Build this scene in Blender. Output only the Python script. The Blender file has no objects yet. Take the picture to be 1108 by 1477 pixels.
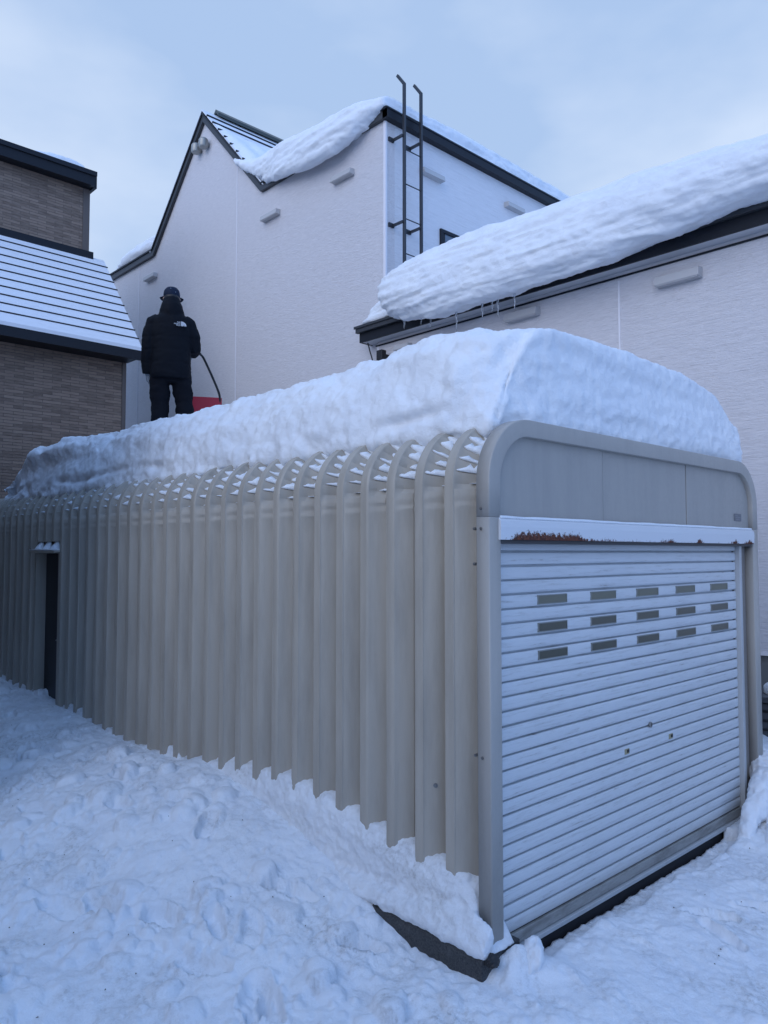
import bpy, math, random
import numpy as np
from mathutils import Vector, Matrix
random.seed(7); rng = np.random.default_rng(7)
scene = bpy.context.scene
col = scene.collection
PI = math.pi
OFF = {}            # world offset of each object's local frame

# ------------------------------------------------------------------ noise
def _hash(ix, iy, iz, seed=0):
    h = (ix.astype(np.int64) * 374761393 + iy.astype(np.int64) * 668265263 + iz.astype(np.int64) * 2147483647 + seed * 144269) & 0xffffffff
    h = ((h ^ (h >> 13)) * 1274126177) & 0xffffffff
    h = (h ^ (h >> 16)) & 0xffffffff
    h = (h * 2246822519) & 0xffffffff
    h = h ^ (h >> 15)
    return (h & 0xffffff) / float(0xffffff)
def vnoise(p, seed=0):
    f = np.floor(p); t = p - f; t = t * t * t * (t * (t * 6 - 15) + 10)
    i = f.astype(np.int64); r = 0
    for dx in (0, 1):
        wx = t[:, 0] if dx else 1 - t[:, 0]
        for dy in (0, 1):
            wy = t[:, 1] if dy else 1 - t[:, 1]
            for dz in (0, 1):
                wz = t[:, 2] if dz else 1 - t[:, 2]
                r = r + wx * wy * wz * _hash(i[:, 0] + dx, i[:, 1] + dy, i[:, 2] + dz, seed)
    return r * 2 - 1
def fbm(p, octs=4, seed=0, gain=.5):
    s = 0; a = 1; q = p.copy(); n = 0
    for o in range(octs):
        s = s + a * vnoise(q, seed + o); n += a; a *= gain; q = q * 2.03 + 7.1
    return s / n
def worley(x, y, seed=0):
    """nearest distance, second nearest and cell id of a jittered 2-D cell pattern"""
    ix = np.floor(x).astype(np.int64); iy = np.floor(y).astype(np.int64)
    d1 = np.full(x.shape, 9.); d2 = np.full(x.shape, 9.); cid = np.zeros(x.shape)
    z = np.zeros_like(ix)
    for dx in (-1, 0, 1):
        for dy in (-1, 0, 1):
            cx = ix + dx; cy = iy + dy
            px = cx + .1 + .8 * _hash(cx, cy, z, seed); py = cy + .1 + .8 * _hash(cx, cy, z + 1, seed)
            d = np.hypot(px - x, py - y); h = _hash(cx, cy, z + 2, seed)
            m = d < d1
            d2 = np.where(m, d1, np.minimum(d2, d)); cid = np.where(m, h, cid); d1 = np.where(m, d, d1)
    return d1, d2, cid
def P3(x, y, z=0.): 
    x = np.asarray(x, float); y = np.asarray(y, float)
    return np.stack([x, y, np.broadcast_to(np.asarray(z, float), x.shape)], 1)
def sstep(a, b, x):
    t = np.clip((x - a) / (b - a), 0, 1); return t * t * (3 - 2 * t)

# ------------------------------------------------------------------ materials
def mat(name, color=(.5, .5, .5), rough=.5, metal=0., spec=None):
    m = bpy.data.materials.new(name); m.use_nodes = True
    b = m.node_tree.nodes['Principled BSDF']
    b.inputs['Base Color'].default_value = (*color, 1); b.inputs['Roughness'].default_value = rough
    b.inputs['Metallic'].default_value = metal
    if spec is not None: b.inputs['Specular IOR Level'].default_value = spec
    return m
class NT:
    def __init__(s, m): s.t = m.node_tree; s.n = s.t.nodes; s.b = s.n['Principled BSDF']; s.tc = None
    def add(s, typ, **kw):
        n = s.n.new(typ)
        for k, v in kw.items():
            if k in n.inputs.keys(): n.inputs[k].default_value = v
            else: setattr(n, k, v)
        return n
    def link(s, a, b): s.t.links.new(a, b)
    def coord(s, scale=(1, 1, 1), kind='Object', rot=(0, 0, 0)):
        if s.tc is None: s.tc = s.n.new('ShaderNodeTexCoord')
        mp = s.n.new('ShaderNodeMapping'); mp.inputs['Scale'].default_value = scale; mp.inputs['Rotation'].default_value = rot
        s.link(s.tc.outputs[kind], mp.inputs[0]); return mp.outputs[0]
    def noise(s, vec, scale=5., detail=4., rough=.55):
        n = s.n.new('ShaderNodeTexNoise'); n.inputs['Scale'].default_value = scale
        n.inputs['Detail'].default_value = detail; n.inputs['Roughness'].default_value = rough
        s.link(vec, n.inputs['Vector']); return n.outputs['Fac']
    def ramp(s, fac, stops):
        r = s.n.new('ShaderNodeValToRGB'); e = r.color_ramp.elements
        while len(e) < len(stops): e.new(.5)
        for q, (p, c) in zip(e, stops):
            q.position = p; q.color = (c, c, c, 1) if isinstance(c, (int, float)) else (*c, 1)
        s.link(fac, r.inputs[0]); return r.outputs[0]
    def math(s, op, a, b=None, clamp=False):
        n = s.n.new('ShaderNodeMath'); n.operation = op; n.use_clamp = clamp
        for i, v in enumerate((a, b)):
            if v is None: continue
            if isinstance(v, (int, float)): n.inputs[i].default_value = v
            else: s.link(v, n.inputs[i])
        return n.outputs[0]
    def mix(s, fac, a, b, blend='MIX'):
        n = s.n.new('ShaderNodeMix'); n.data_type = 'RGBA'; n.blend_type = blend
        for i, v in ((0, fac), (6, a), (7, b)):
            if isinstance(v, (int, float)): n.inputs[i].default_value = v
            elif isinstance(v, tuple): n.inputs[i].default_value = (*v, 1)
            else: s.link(v, n.inputs[i])
        return n.outputs[2]
    def bump(s, h, strength=.3, dist=.01, prev=None):
        n = s.n.new('ShaderNodeBump'); n.inputs['Strength'].default_value = strength; n.inputs['Distance'].default_value = dist
        s.link(h, n.inputs['Height'])
        if prev is not None: s.link(prev, n.inputs['Normal'])
        s.link(n.outputs[0], s.b.inputs['Normal']); return n.outputs[0]
    def base(s, c): s.link(c, s.b.inputs['Base Color'])

def snow_mat(name, dirt=.0, grain=1.):
    m = mat(name, (.84, .87, .905), .65, 0, .25); t = NT(m)
    v = t.coord()
    n1 = t.noise(v, 26, 7, .72); n2 = t.noise(v, 120, 4, .75); n3 = t.noise(v, 3.1, 5, .6)
    b1 = t.bump(n1, .5 * grain, .024); t.bump(n2, .55 * grain, .007, b1)
    c = t.mix(t.ramp(n3, [(.35, 0.), (.65, 1.)]), (.80, .84, .895), (.86, .895, .935))
    if dirt > 0:
        nd = t.noise(t.coord((1, 1, 1)), 2.3, 8, .72); nf = t.noise(v, 37, 5, .7)
        k = t.math('MULTIPLY', t.ramp(nd, [(.47, 0.), (.64, 1.)]), t.ramp(nf, [(.45, .15), (.68, 1.)]))
        c = t.mix(t.math('MULTIPLY', k, dirt), c, (.30, .29, .28))
    t.base(c)
    t.b.inputs['Subsurface Weight'].default_value = 0.
    return m
M = {}
M['snow'] = snow_mat('snow'); M['snow_ground'] = snow_mat('trodden_snow', .6, 1.05); M['snow_bank'] = snow_mat('dirty_snow', .5, 1.2)

def siding_mat(name, ca, cb, joints=True, streak=(7, 7, 90), rows=.0):
    m = mat(name, ca, .55, 0, .35); t = NT(m)
    v = t.coord(streak); n = t.noise(v, 1., 5, .7); n2 = t.noise(t.coord(), .7, 4, .6)
    w = t.n.new('ShaderNodeTexWave'); w.wave_type = 'BANDS'; w.bands_direction = 'Z'; w.wave_profile = 'SAW'
    w.inputs['Scale'].default_value = 2.1; w.inputs['Distortion'].default_value = 0.05
    t.link(t.coord(), w.inputs['Vector'])
    line = t.ramp(w.outputs['Fac'], [(0., 0.), (.06, 1.), (1., 1.)])
    h = t.math('ADD', t.math('MULTIPLY', n, 1.), t.math('MULTIPLY', line, .10))
    t.bump(h, 1., .016)
    c = t.mix(t.ramp(n, [(.3, 0.), (.7, 1.)]), cb, ca)
    c = t.mix(t.math('MULTIPLY', t.ramp(n2, [(.3, 1.), (.7, 0.)]), .12), c, cb)
    c = t.mix(t.math('MULTIPLY', t.math('SUBTRACT', 1., line), .07), c, (cb[0]*.6, cb[1]*.6, cb[2]*.6))
    t.base(c); return m
M['pink'] = siding_mat('pale_pink_siding', (.77, .74, .75), (.62, .60, .62))
M['corner'] = mat('pale_corner_strip', (.78, .76, .79), .5)
M['soffit'] = mat('white_soffit', (.60, .60, .62), .5)
def brown_siding():
    m = mat('brown_brick_siding', (.15, .12, .1), .7, 0, .3); t = NT(m)
    v = t.coord(rot=(math.radians(90), 0, 0))
    br = t.n.new('ShaderNodeTexBrick'); br.inputs['Scale'].default_value = 1.
    br.inputs['Brick Width'].default_value = .30; br.inputs['Row Height'].default_value = .05
    br.inputs['Mortar Size'].default_value = .004; br.inputs['Bias'].default_value = .1
    br.inputs['Color1'].default_value = (.31, .235, .185, 1); br.inputs['Color2'].default_value = (.17, .125, .10, 1)
    br.inputs['Mortar'].default_value = (.09, .078, .072, 1)
    t.link(v, br.inputs['Vector'])
    n = t.noise(t.coord((6, 6, 34)), 1., 5, .7); n2 = t.noise(t.coord((16, 16, 60)), 1., 4, .7)
    c = t.mix(t.math('MULTIPLY', t.ramp(n, [(.4, 0.), (.75, 1.)]), .55), br.outputs['Color'], (.37, .30, .25))
    t.base(c); t.bump(t.math('ADD', t.math('MULTIPLY', br.outputs['Fac'], -1.), n2), .8, .012)
    return m
M['brown'] = brown_siding()
M['trim'] = mat('dark_trim', (.010, .012, .018), .5, 0, .3); M['trim2'] = mat('charcoal_trim', (.045, .048, .054), .45, 0, .35)
M['foundation'] = mat('grey_render', (.16, .165, .17), .9)
def painted(name, c, rough, dirtc, dirt=.25, streak=(9, 9, 1.3)):
    m = mat(name, c, rough, 0, .45); t = NT(m)
    n = t.noise(t.coord(streak), 1., 6, .65); n2 = t.noise(t.coord(), 40, 4, .6)
    t.base(t.mix(t.math('MULTIPLY', t.ramp(n, [(.42, 0.), (.75, 1.)]), dirt), c, dirtc))
    t.link(t.ramp(n2, [(.3, rough - .08), (.7, rough + .1)]), t.b.inputs['Roughness'])
    nb = t.noise(t.coord((3, 3, 1.2)), 3.5, 3, .5); t.bump(nb, .3, .012)
    return m
M['beige'] = painted('beige_painted_steel', (.40, .37, .32), .42, (.22, .205, .18), .5)
M['panel'] = painted('grey_front_panel', (.335, .325, .305), .38, (.20, .205, .21), .3)
M['frame'] = painted('beige_frame_paint', (.37, .355, .33), .4, (.25, .245, .235), .3)
def shutter_mat():
    m = mat('white_shutter_paint', (.56, .59, .62), .42, 0, .45); t = NT(m)
    base = (.56, .59, .62)
    n = t.noise(t.coord((3.2, 8, 55)), 1., 6, .75); n2 = t.noise(t.coord((1.2, 1, .9)), 1.5, 4, .6); n3 = t.noise(t.coord((14, 8, 160)), 1., 4, .7)
    c = t.mix(t.math('MULTIPLY', t.ramp(n, [(.50, 0.), (.70, 1.)]), .6), base, (.34, .35, .36))
    c = t.mix(t.math('MULTIPLY', t.ramp(n2, [(.45, 0.), (.8, 1.)]), .3), c, (.42, .45, .48))
    c = t.mix(t.ramp(t.math('MULTIPLY', n3, n), [(.34, 0.), (.42, .8)]), c, (.20, .17, .15))
    # grime collecting in the top and bottom slats
    sx = t.n.new('ShaderNodeSeparateXYZ'); t.link(t.coord(), sx.inputs[0])
    top = t.ramp(t.math('ADD', sx.outputs['Z'], t.math('MULTIPLY', n, .05)), [(0., .75), (.035, .45), (.11, 0.), (1., 0.)])
    c = t.mix(top, c, (.36, .35, .33))
    hi = t.ramp(t.math('SUBTRACT', sx.outputs['Z'], 1.0), [(.80, 0.), (.90, .6)])
    c = t.mix(hi, c, (.34, .36, .37))
    t.base(c); return m
M['shutter'] = shutter_mat()
def header_mat():
    m = mat('white_header_with_rust', (.62, .65, .69), .4, 0, .4); t = NT(m)
    sx = t.n.new('ShaderNodeSeparateXYZ'); t.link(t.coord(), sx.inputs[0])
    n = t.noise(t.coord((38, 1, 34)), 1., 6, .85); nlo = t.noise(t.coord((3.2, .1, .1)), 1., 3, .6)
    nc = t.noise(t.coord((60, 1, 60)), 1., 4, .7)
    # amplitude envelope along the header: a long scab at the left, small spots further right
    env = t.ramp(t.math('DIVIDE', sx.outputs['X'], 3.05), [(.0, 0.), (.025, .2), (.045, .72), (.10, .76), (.17, .66), (.215, .70), (.235, .46), (.28, .30), (.45, .20), (.50, .16), (.575, .46), (.60, .14), (.68, .14), (.70, .62), (.73, .1), (.86, .1), (.89, .62), (.92, .14), (.985, .6), (1., .2)])
    hgt = t.math('DIVIDE', sx.outputs['Z'], .115)       # 0 bottom .. 1 top
    k = t.math('SUBTRACT', t.math('ADD', t.math('MULTIPLY', env, .62), t.math('MULTIPLY', n, 1.25)), t.math('ADD', hgt, .76))
    k = t.ramp(k, [(.0, 0.), (.04, 1.)])
    rust = t.mix(t.ramp(nc, [(.35, 0.), (.65, 1.)]), (.03, .012, .012), (.17, .055, .03))
    edge = t.mix(k, (.62, .65, .69), rust)
    t.base(edge)
    t.link(t.mix(k, (.4, .4, .4), (.9, .9, .9)), t.b.inputs['Roughness'])
    t.bump(t.math('MULTIPLY', t.math('MULTIPLY', k, nc), 1.), .5, .004)
    return m
M['header'] = header_mat()
M['pane'] = mat('smoked_pane', (.075, .078, .062), .3); M['pane_pale'] = mat('hazed_pane', (.135, .138, .105), .4); M['paneframe'] = mat('slot_frame', (.20, .21, .20), .5)
M['sticker'] = mat('yellowed_tab', (.30, .27, .17), .6)
M['steel'] = mat('dull_steel', (.25, .25, .25), .4, .7)
M['black'] = mat('black_plastic', (.012, .012, .014), .5)
M['dark'] = mat('dark_void', (.01, .012, .018), .8)
def concrete():
    m = mat('damp_dark_concrete', (.045, .048, .052), .85); t = NT(m)
    n = t.noise(t.coord(), 120, 6, .7); n2 = t.noise(t.coord(), 14, 5, .6)
    c = t.mix(t.ramp(n, [(.35, 0.), (.7, 1.)]), (.022, .024, .028), (.085, .09, .095))
    c = t.mix(t.math('MULTIPLY', t.ramp(n2, [(.55, 0.), (.8, 1.)]), .4), c, (.16, .165, .17))
    t.base(c); t.bump(n, .6, .01); return m
M['concrete'] = concrete()
M['ladder'] = mat('dark_ladder_steel', (.03, .034, .042), .4, .2)
M['vent'] = mat('pale_vent_paint', (.48, .47, .47), .45)
M['alum'] = mat('grey_vent_metal', (.35, .35, .33), .4, .5)
M['glass'] = mat('window_glass', (.10, .13, .17), .08, 0, .8)
M['jacket'] = mat('black_jacket', (.0045, .006, .010), .7, 0, .14); M['trousers'] = mat('black_trousers', (.007, .008, .012), .85, 0, .15)
M['cap'] = mat('navy_cap', (.010, .018, .040), .7, 0, .2); M['capspot'] = mat('cap_badge', (.16, .2, .26), .6)
M['skin'] = mat('skin', (.36, .24, .19), .55); M['hair'] = mat('black_hair', (.012, .01, .01), .5)
M['glove'] = mat('grey_glove', (.22, .24, .27), .8); M['boot'] = mat('black_boot', (.012, .012, .012), .6)
M['white'] = mat('white_print', (.7, .72, .75), .6)
M['red'] = mat('red_plastic', (.45, .012, .03), .4)
m = mat('clear_ice', (.85, .9, .95), .08, 0, .5); m.node_tree.nodes['Principled BSDF'].inputs['Transmission Weight'].default_value = .85
m.node_tree.nodes['Principled BSDF'].inputs['IOR'].default_value = 1.31; M['ice'] = m
def roof_metal():
    m = mat('snow_dusted_metal_roof', (.7, .74, .8), .6); t = NT(m)
    n = t.noise(t.coord((3, 14, 14)), 1., 6, .7)
    t.base(t.mix(t.math('MULTIPLY', t.ramp(n, [(.5, 0.), (.75, 1.)]), .35), (.76, .79, .84), (.52, .55, .60)))
    t.bump(n, .3, .01); return m
M['dust'] = roof_metal()

# ------------------------------------------------------------------ objects
def link(o, parent=None, loc=(0, 0, 0)):
    col.objects.link(o)
    if parent is not None:
        o.parent = parent; base = OFF[parent.name]
        o.location = Vector(loc) - base if False else (0, 0, 0)
        OFF[o.name] = base
    return o
def tag(o, label=None, cat=None, group=None, kind=None):
    if label: o['label'] = label
    if cat: o['category'] = cat
    if group: o['group'] = group
    if kind: o['kind'] = kind
    return o
def thing(name, label, cat, loc=(0, 0, 0), rz=0., group=None):
    o = bpy.data.objects.new(name, None); col.objects.link(o); o.empty_display_size = .2
    o.location = loc; o.rotation_euler = (0, 0, rz); OFF[o.name] = Vector(loc)
    return tag(o, label, cat, group)
def mesh_obj(name, V, F, m, parent=None, smooth=False, origin=None):
    """V in world coordinates; parent (an empty or a part of it) sets the local frame"""
    base = OFF[parent.name] if parent is not None else (Vector(origin) if origin is not None else Vector((0, 0, 0)))
    V = np.asarray(V, float) - np.array(base)
    me = bpy.data.meshes.new(name); me.from_pydata(V.tolist(), [], [list(f) for f in F] if not isinstance(F, list) else F)
    me.update()
    if smooth: me.polygons.foreach_set('use_smooth', [True] * len(me.polygons))
    if isinstance(m, (list, tuple)):
        for q in m: me.materials.append(q)
    else: me.materials.append(m)
    o = bpy.data.objects.new(name, me); col.objects.link(o)
    if parent is not None: o.parent = parent
    else: o.location = base
    OFF[o.name] = base
    return o
class MB:
    def __init__(s): s.v = []; s.f = []
    def add(s, V, F):
        n = len(s.v); s.v += [tuple(v) for v in V]; s.f += [tuple(i + n for i in f) for f in F]; return s
    def box(s, x0, x1, y0, y1, z0, z1):
        return s.add([(x0, y0, z0), (x1, y0, z0), (x1, y1, z0), (x0, y1, z0), (x0, y0, z1), (x1, y0, z1), (x1, y1, z1), (x0, y1, z1)],
                     [(3, 2, 1, 0), (4, 5, 6, 7), (0, 1, 5, 4), (1, 2, 6, 5), (2, 3, 7, 6), (3, 0, 4, 7)])
    def prism(s, pts, axis, a, b):
        """polygon pts in the plane normal to axis, extruded a..b"""
        def p3(p, w): return {'x': (w, p[0], p[1]), 'y': (p[0], w, p[1]), 'z': (p[0], p[1], w)}[axis]
        n = len(pts)
        V = [p3(p, a) for p in pts] + [p3(p, b) for p in pts]
        return s.add(V, [tuple(range(n))[::-1], tuple(range(n, 2 * n))] + [(i, (i + 1) % n, n + (i + 1) % n, n + i) for i in range(n)])
    def tube(s, pts, r, seg=10, caps=True):
        pts = [Vector(p) for p in pts]; rs = r if isinstance(r, (list, tuple)) else [r] * len(pts)
        rings = []; up = Vector((0, 0, 1)); prevn = None
        for i, p in enumerate(pts):
            d = (pts[min(i + 1, len(pts) - 1)] - pts[max(i - 1, 0)]).normalized()
            if prevn is None:
                a = d.cross(up) if abs(d.z) < .9 else d.cross(Vector((1, 0, 0)))
            else: a = prevn - d * prevn.dot(d)
            a.normalize(); prevn = a; b = d.cross(a)
            rings.append([p + (a * math.cos(2 * PI * k / seg) + b * math.sin(2 * PI * k / seg)) * rs[i] for k in range(seg)])
        V = [q for rg in rings for q in rg]; F = []
        for i in range(len(rings) - 1):
            for k in range(seg):
                F.append((i * seg + k, i * seg + (k + 1) % seg, (i + 1) * seg + (k + 1) % seg, (i + 1) * seg + k))
        if caps: F.append(tuple(range(seg))[::-1]); F.append(tuple((len(rings) - 1) * seg + k for k in range(seg)))
        return s.add(V, F)
    def loft(s, rings, caps=True):
        n = len(rings[0]); V = [q for r in rings for q in r]; F = []
        for i in range(len(rings) - 1):
            for k in range(n):
                F.append((i * n + k, i * n + (k + 1) % n, (i + 1) * n + (k + 1) % n, (i + 1) * n + k))
        if caps: F.append(tuple(range(n))[::-1]); F.append(tuple((len(rings) - 1) * n + k for k in range(n)))
        return s.add(V, F)
    def build(s, name, m, parent=None, smooth=False, bevel=0., origin=None, seg=2):
        o = mesh_obj(name, s.v, s.f, m, parent, smooth, origin)
        if bevel:
            b = o.modifiers.new('bevel', 'BEVEL'); b.width = bevel; b.segments = seg; b.limit_method = 'ANGLE'; b.angle_limit = .6
        return o
def recalc(o):
    import bmesh
    bm = bmesh.new(); bm.from_mesh(o.data); bmesh.ops.recalc_face_normals(bm, faces=bm.faces); bm.to_mesh(o.data); bm.free()
def grid_faces(nu, nv):
    i = np.arange(nu - 1)[:, None] * nv + np.arange(nv - 1)[None, :]
    return np.stack([i, i + nv, i + nv + 1, i + 1], -1).reshape(-1, 4)
def fast_mesh(name, V, F, m, parent=None, smooth=True, origin=None):
    base = np.array(OFF[parent.name] if parent is not None else (origin if origin is not None else (0, 0, 0)), float)
    V = (V - base).astype(np.float32)
    me = bpy.data.meshes.new(name); me.vertices.add(len(V)); me.vertices.foreach_set('co', V.ravel())
    k = F.shape[1]
    me.loops.add(F.size); me.loops.foreach_set('vertex_index', F.ravel().astype(np.int32))
    me.polygons.add(len(F)); me.polygons.foreach_set('loop_start', np.arange(0, F.size, k, dtype=np.int32))
    me.update(calc_edges=True); me.validate()
    me.polygons.foreach_set('use_smooth', np.full(len(me.polygons), smooth))
    me.materials.append(m)
    o = bpy.data.objects.new(name, me); col.objects.link(o)
    if parent is not None: o.parent = parent
    else: o.location = base.tolist()
    OFF[o.name] = Vector(base.tolist()); return o
def voxel_shape(mb, voxel, dispfn, name, m, parent=None, smooth_it=2, origin=None, post=None):
    """join rough shapes into one skin (voxel remesh), then push its surface about with noise"""
    me = bpy.data.meshes.new('tmp'); me.from_pydata([tuple(v) for v in mb.v], [], mb.f); me.update()
    t = bpy.data.objects.new('tmp', me); col.objects.link(t); recalc(t)
    r = t.modifiers.new('r', 'REMESH'); r.mode = 'VOXEL'; r.voxel_size = voxel
    if smooth_it: 
        sm = t.modifiers.new('s', 'SMOOTH'); sm.factor = .5; sm.iterations = smooth_it
    dg = bpy.context.evaluated_depsgraph_get(); dg.update()
    ev = t.evaluated_get(dg); em = ev.to_mesh()
    n = len(em.vertices); V = np.empty(n * 3); em.vertices.foreach_get('co', V); V = V.reshape(-1, 3)
    N = np.empty(n * 3); em.vertices.foreach_get('normal', N); N = N.reshape(-1, 3)
    k = len(em.polygons[0].vertices)
    quads = [list(p.vertices) for p in em.polygons]
    ev.to_mesh_clear(); bpy.data.objects.remove(t); bpy.data.meshes.remove(me)
    if dispfn is not None: V = dispfn(V, N)
    if all(len(q) == 4 for q in quads): return fast_mesh(name, V, np.array(quads), m, parent, True, origin)
    return mesh_obj(name, V, quads, m, parent, True, origin)

def set_struct(o, name=None): o['kind'] = 'structure'; return o

# ------------------------------------------------------------------ ground
def wall_h(y):
    return np.interp(y, [1.5, 2.2, 2.7, 2.95, 3.3, 3.8, 4.4, 5., 5.3, 6., 7.4, 9.3, 20], [-.07, -.015, -.025, .035, .12, .25, .37, .42, .37, .35, .40, .50, .55])
def far_h(y):
    return np.interp(y, [0, 2, 3, 4, 6, 9, 20], [-.14, -.14, -.10, .0, .12, .28, .4])
def ground_z(x, y, fine=True):
    w = 2.86 - x
    k = sstep(0, 1.7, w)
    zl = wall_h(y) * (1 - k) + far_h(y) * k
    zf = -.040 - .055 * sstep(2.15, 1.2, y) - .012 * sstep(3.2, 6., x)
    zf = zf + .05 * np.exp(-((x - 3.06) ** 2 + (y - 2.14) ** 2) / .013)
    side = 1 - sstep(2.95, 3.35, x)                     # left of the garage
    frontish = sstep(2.45, 2.15, y)
    s = np.clip(side * (1 - frontish) + sstep(.3, -1.2, x - 2.4) * frontish, 0, 1)
    z = zl * s + zf * (1 - s)
    z = z + .115 * np.exp(-((x - 2.955) ** 2 / .010 + (y - 2.235) ** 2 / .006))
    if fine: z = z + .07 * sstep(2.858, 2.872, x) * sstep(3.06, 3.0, x) * (.35 + .65 * _hash(np.floor(y / .21).astype(np.int64), 0 * np.floor(y).astype(np.int64), 0 * np.floor(y).astype(np.int64), 3)) * (1 + .3 * fbm(P3(x * 20, y * 20, 1.), 2, 17)) * sstep(3.4, 4., y) * sstep(-.05, .35, vnoise(P3(x * 0, y * 4.5, 3.)))
    z = z + .15 * np.exp(-((x - 6.1) ** 2 / .22 + (y - 2.10) ** 2 / .05))
    # the heap between garage and pink house, right of the door
    z = z + .75 * sstep(5.95, 6.5, x) * sstep(1.6, 2.9, y) * sstep(9, 7.5, x) * .55
    if fine:
        p = P3(x, y)
        # trampled, lumpy snow left of the garage; smoother in front
        rough = np.clip(.35 + .65 * sstep(3.2, 2.2, x) , 0, 1)
        wx = x + .10 * fbm(p * 2.2, 3, 11); wy = y + .10 * fbm(p * 2.2, 3, 12)
        z = z + .050 * fbm(p * 1.1, 4, 1) * rough + .030 * fbm(p * 3.3, 5, 2, .55) * (.35 + .65 * rough)
        d1, d2, c = worley(wx * 3.4, wy * 3.4, 3)
        z = z + rough * .026 * (c - .35) * sstep(0, .45, d2 - d1) 
        d1, d2, c = worley(wx * 7.5 + 3, wy * 7.5, 4)
        z = z + rough * .030 * (c > .62) * c * sstep(.0, .4, d2 - d1) * sstep(-.3, .3, fbm(p * 1.3 + 5, 3, 15))
        d1, d2, c = worley(wx * 15 + 3, wy * 15, 5)
        msk = sstep(-.1, .35, fbm(p * 1.7, 3, 6))
        z = z + (.25 + .75 * rough) * .016 * (c > .62) * sstep(.45, .1, d1) * msk
        z = z + .007 * fbm(p * 30, 3, 8) + .016 * np.abs(fbm(p * 9, 4, 13)) - .012 * (1 - np.abs(fbm(p * 3.7, 4, 16))) ** 6 * rough
    return z
def axis(fine0, fine1, st, far0, far1):
    a = list(np.arange(fine0, fine1, st)); g = st; x = a[0]; pre = []
    while x > far0: g *= 1.22; x -= g; pre.append(x)
    g = st; x = a[-1]; post = []
    while x < far1: g *= 1.22; x += g; post.append(x)
    return np.array(pre[::-1] + a + post)
def build_ground():
    gx = axis(.75, 6.9, .0105, -400, 400); gy = axis(1.05, 9.2, .0120, -400, 400)
    X, Y = np.meshgrid(gx, gy, indexing='ij'); x = X.ravel(); y = Y.ravel()
    z = ground_z(x, y)
    far = sstep(20, 40, np.hypot(x, y)); z = z * (1 - far)
    Z = z.reshape(X.shape)
    r_ = np.random.default_rng(12)
    NZ = vnoise(P3(x * 13, y * 13, 2.)).reshape(X.shape) * .6 + vnoise(P3(x * 31, y * 31, 4.)).reshape(X.shape) * .35
    def stamp(cx, cy, rx, ry, ang, fn):
        R_ = max(rx, ry) * 1.6
        i0, i1 = np.searchsorted(gx, (cx - R_, cx + R_)); j0, j1 = np.searchsorted(gy, (cy - R_, cy + R_))
        if i1 - i0 < 2 or j1 - j0 < 2: return
        xs = X[i0:i1, j0:j1] - cx; ys = Y[i0:i1, j0:j1] - cy; c, s_ = math.cos(ang), math.sin(ang)
        u = (xs * c + ys * s_) / rx; v = (-xs * s_ + ys * c) / ry
        d = np.sqrt(u * u + v * v) * (1 + .34 * NZ[i0:i1, j0:j1])
        Z[i0:i1, j0:j1] = fn(Z[i0:i1, j0:j1], d, u, v)
    # boot prints: a shallow flat-bottomed hollow with a pushed-up rim
    for _ in range(60):
        cx, cy = r_.uniform(.9, 2.6), r_.uniform(2., 8.5)
        if _ % 4 == 0: cx, cy = r_.uniform(2.6, 6.5), r_.uniform(.8, 1.9)
        dp = r_.uniform(.03, .07)
        stamp(cx, cy, r_.uniform(.045, .06), r_.uniform(.12, .16), r_.uniform(-.9, .9), lambda Z_, d, u, v: Z_ - dp * sstep(1.08, .78, d) + .30 * dp * np.exp(-((d - 1.18) / .14) ** 2))
    # broken crusts and clods of every size, half sunk
    for _ in range(1500):
        big = r_.random()
        cx, cy = r_.uniform(.85, 2.72), 1.6 + 7.4 * r_.random() ** 1.2
        if _ % 5 == 0: cx, cy = r_.uniform(2.6, 6.8), r_.uniform(.9, 2.1)
        clump = vnoise(np.array([[cx * 1.5, cy * 1.5, 8.]]))[0]
        if clump < -.15 and r_.random() < .8: continue
        sz = .014 + .085 * big ** 4.2
        if cy > 5: sz *= 1.2
        if _ % 5 == 0: sz *= .6
        h = sz * r_.uniform(.30, .75); tx, ty = r_.uniform(-.35, .35, 2)
        z0 = float(np.interp(cy, gy, Z[np.searchsorted(gx, cx), :])) - h * r_.uniform(.25, .5)
        def f(Z_, d, u, v): 
            top = z0 + h * np.sqrt(np.clip(1 - np.clip(d, 0, 1) ** 2.6, 0, 1)) * 1.25 + (tx * u + ty * v) * sz * .6
            return np.where(d < 1, np.maximum(Z_, top), Z_)
        stamp(cx, cy, sz * r_.uniform(.8, 1.5), sz * r_.uniform(.7, 1.1), r_.uniform(0, PI), f)
    z = Z.ravel()
    F = grid_faces(len(gx), len(gy))
    inside = (x > 3.0) & (x < 5.95) & (y > 2.365) & (y < 10.5); z = np.where(inside, -.3, z)
    gap = sstep(2.17, 2.25, y + .05 * fbm(P3(x * 1, y * 0) * 4, 2, 31)) * (x > 3.15) * (x < 5.5) * (y < 2.4) * sstep(-.35, .10, fbm(P3(x * 1.9, y * 0 + 3.3), 3, 33)+.12)
    z = z - .075 * gap
    o = fast_mesh('snowy_ground', np.stack([x, y, z], 1), F, M['snow_ground'])
    return set_struct(o)
build_ground()

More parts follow.
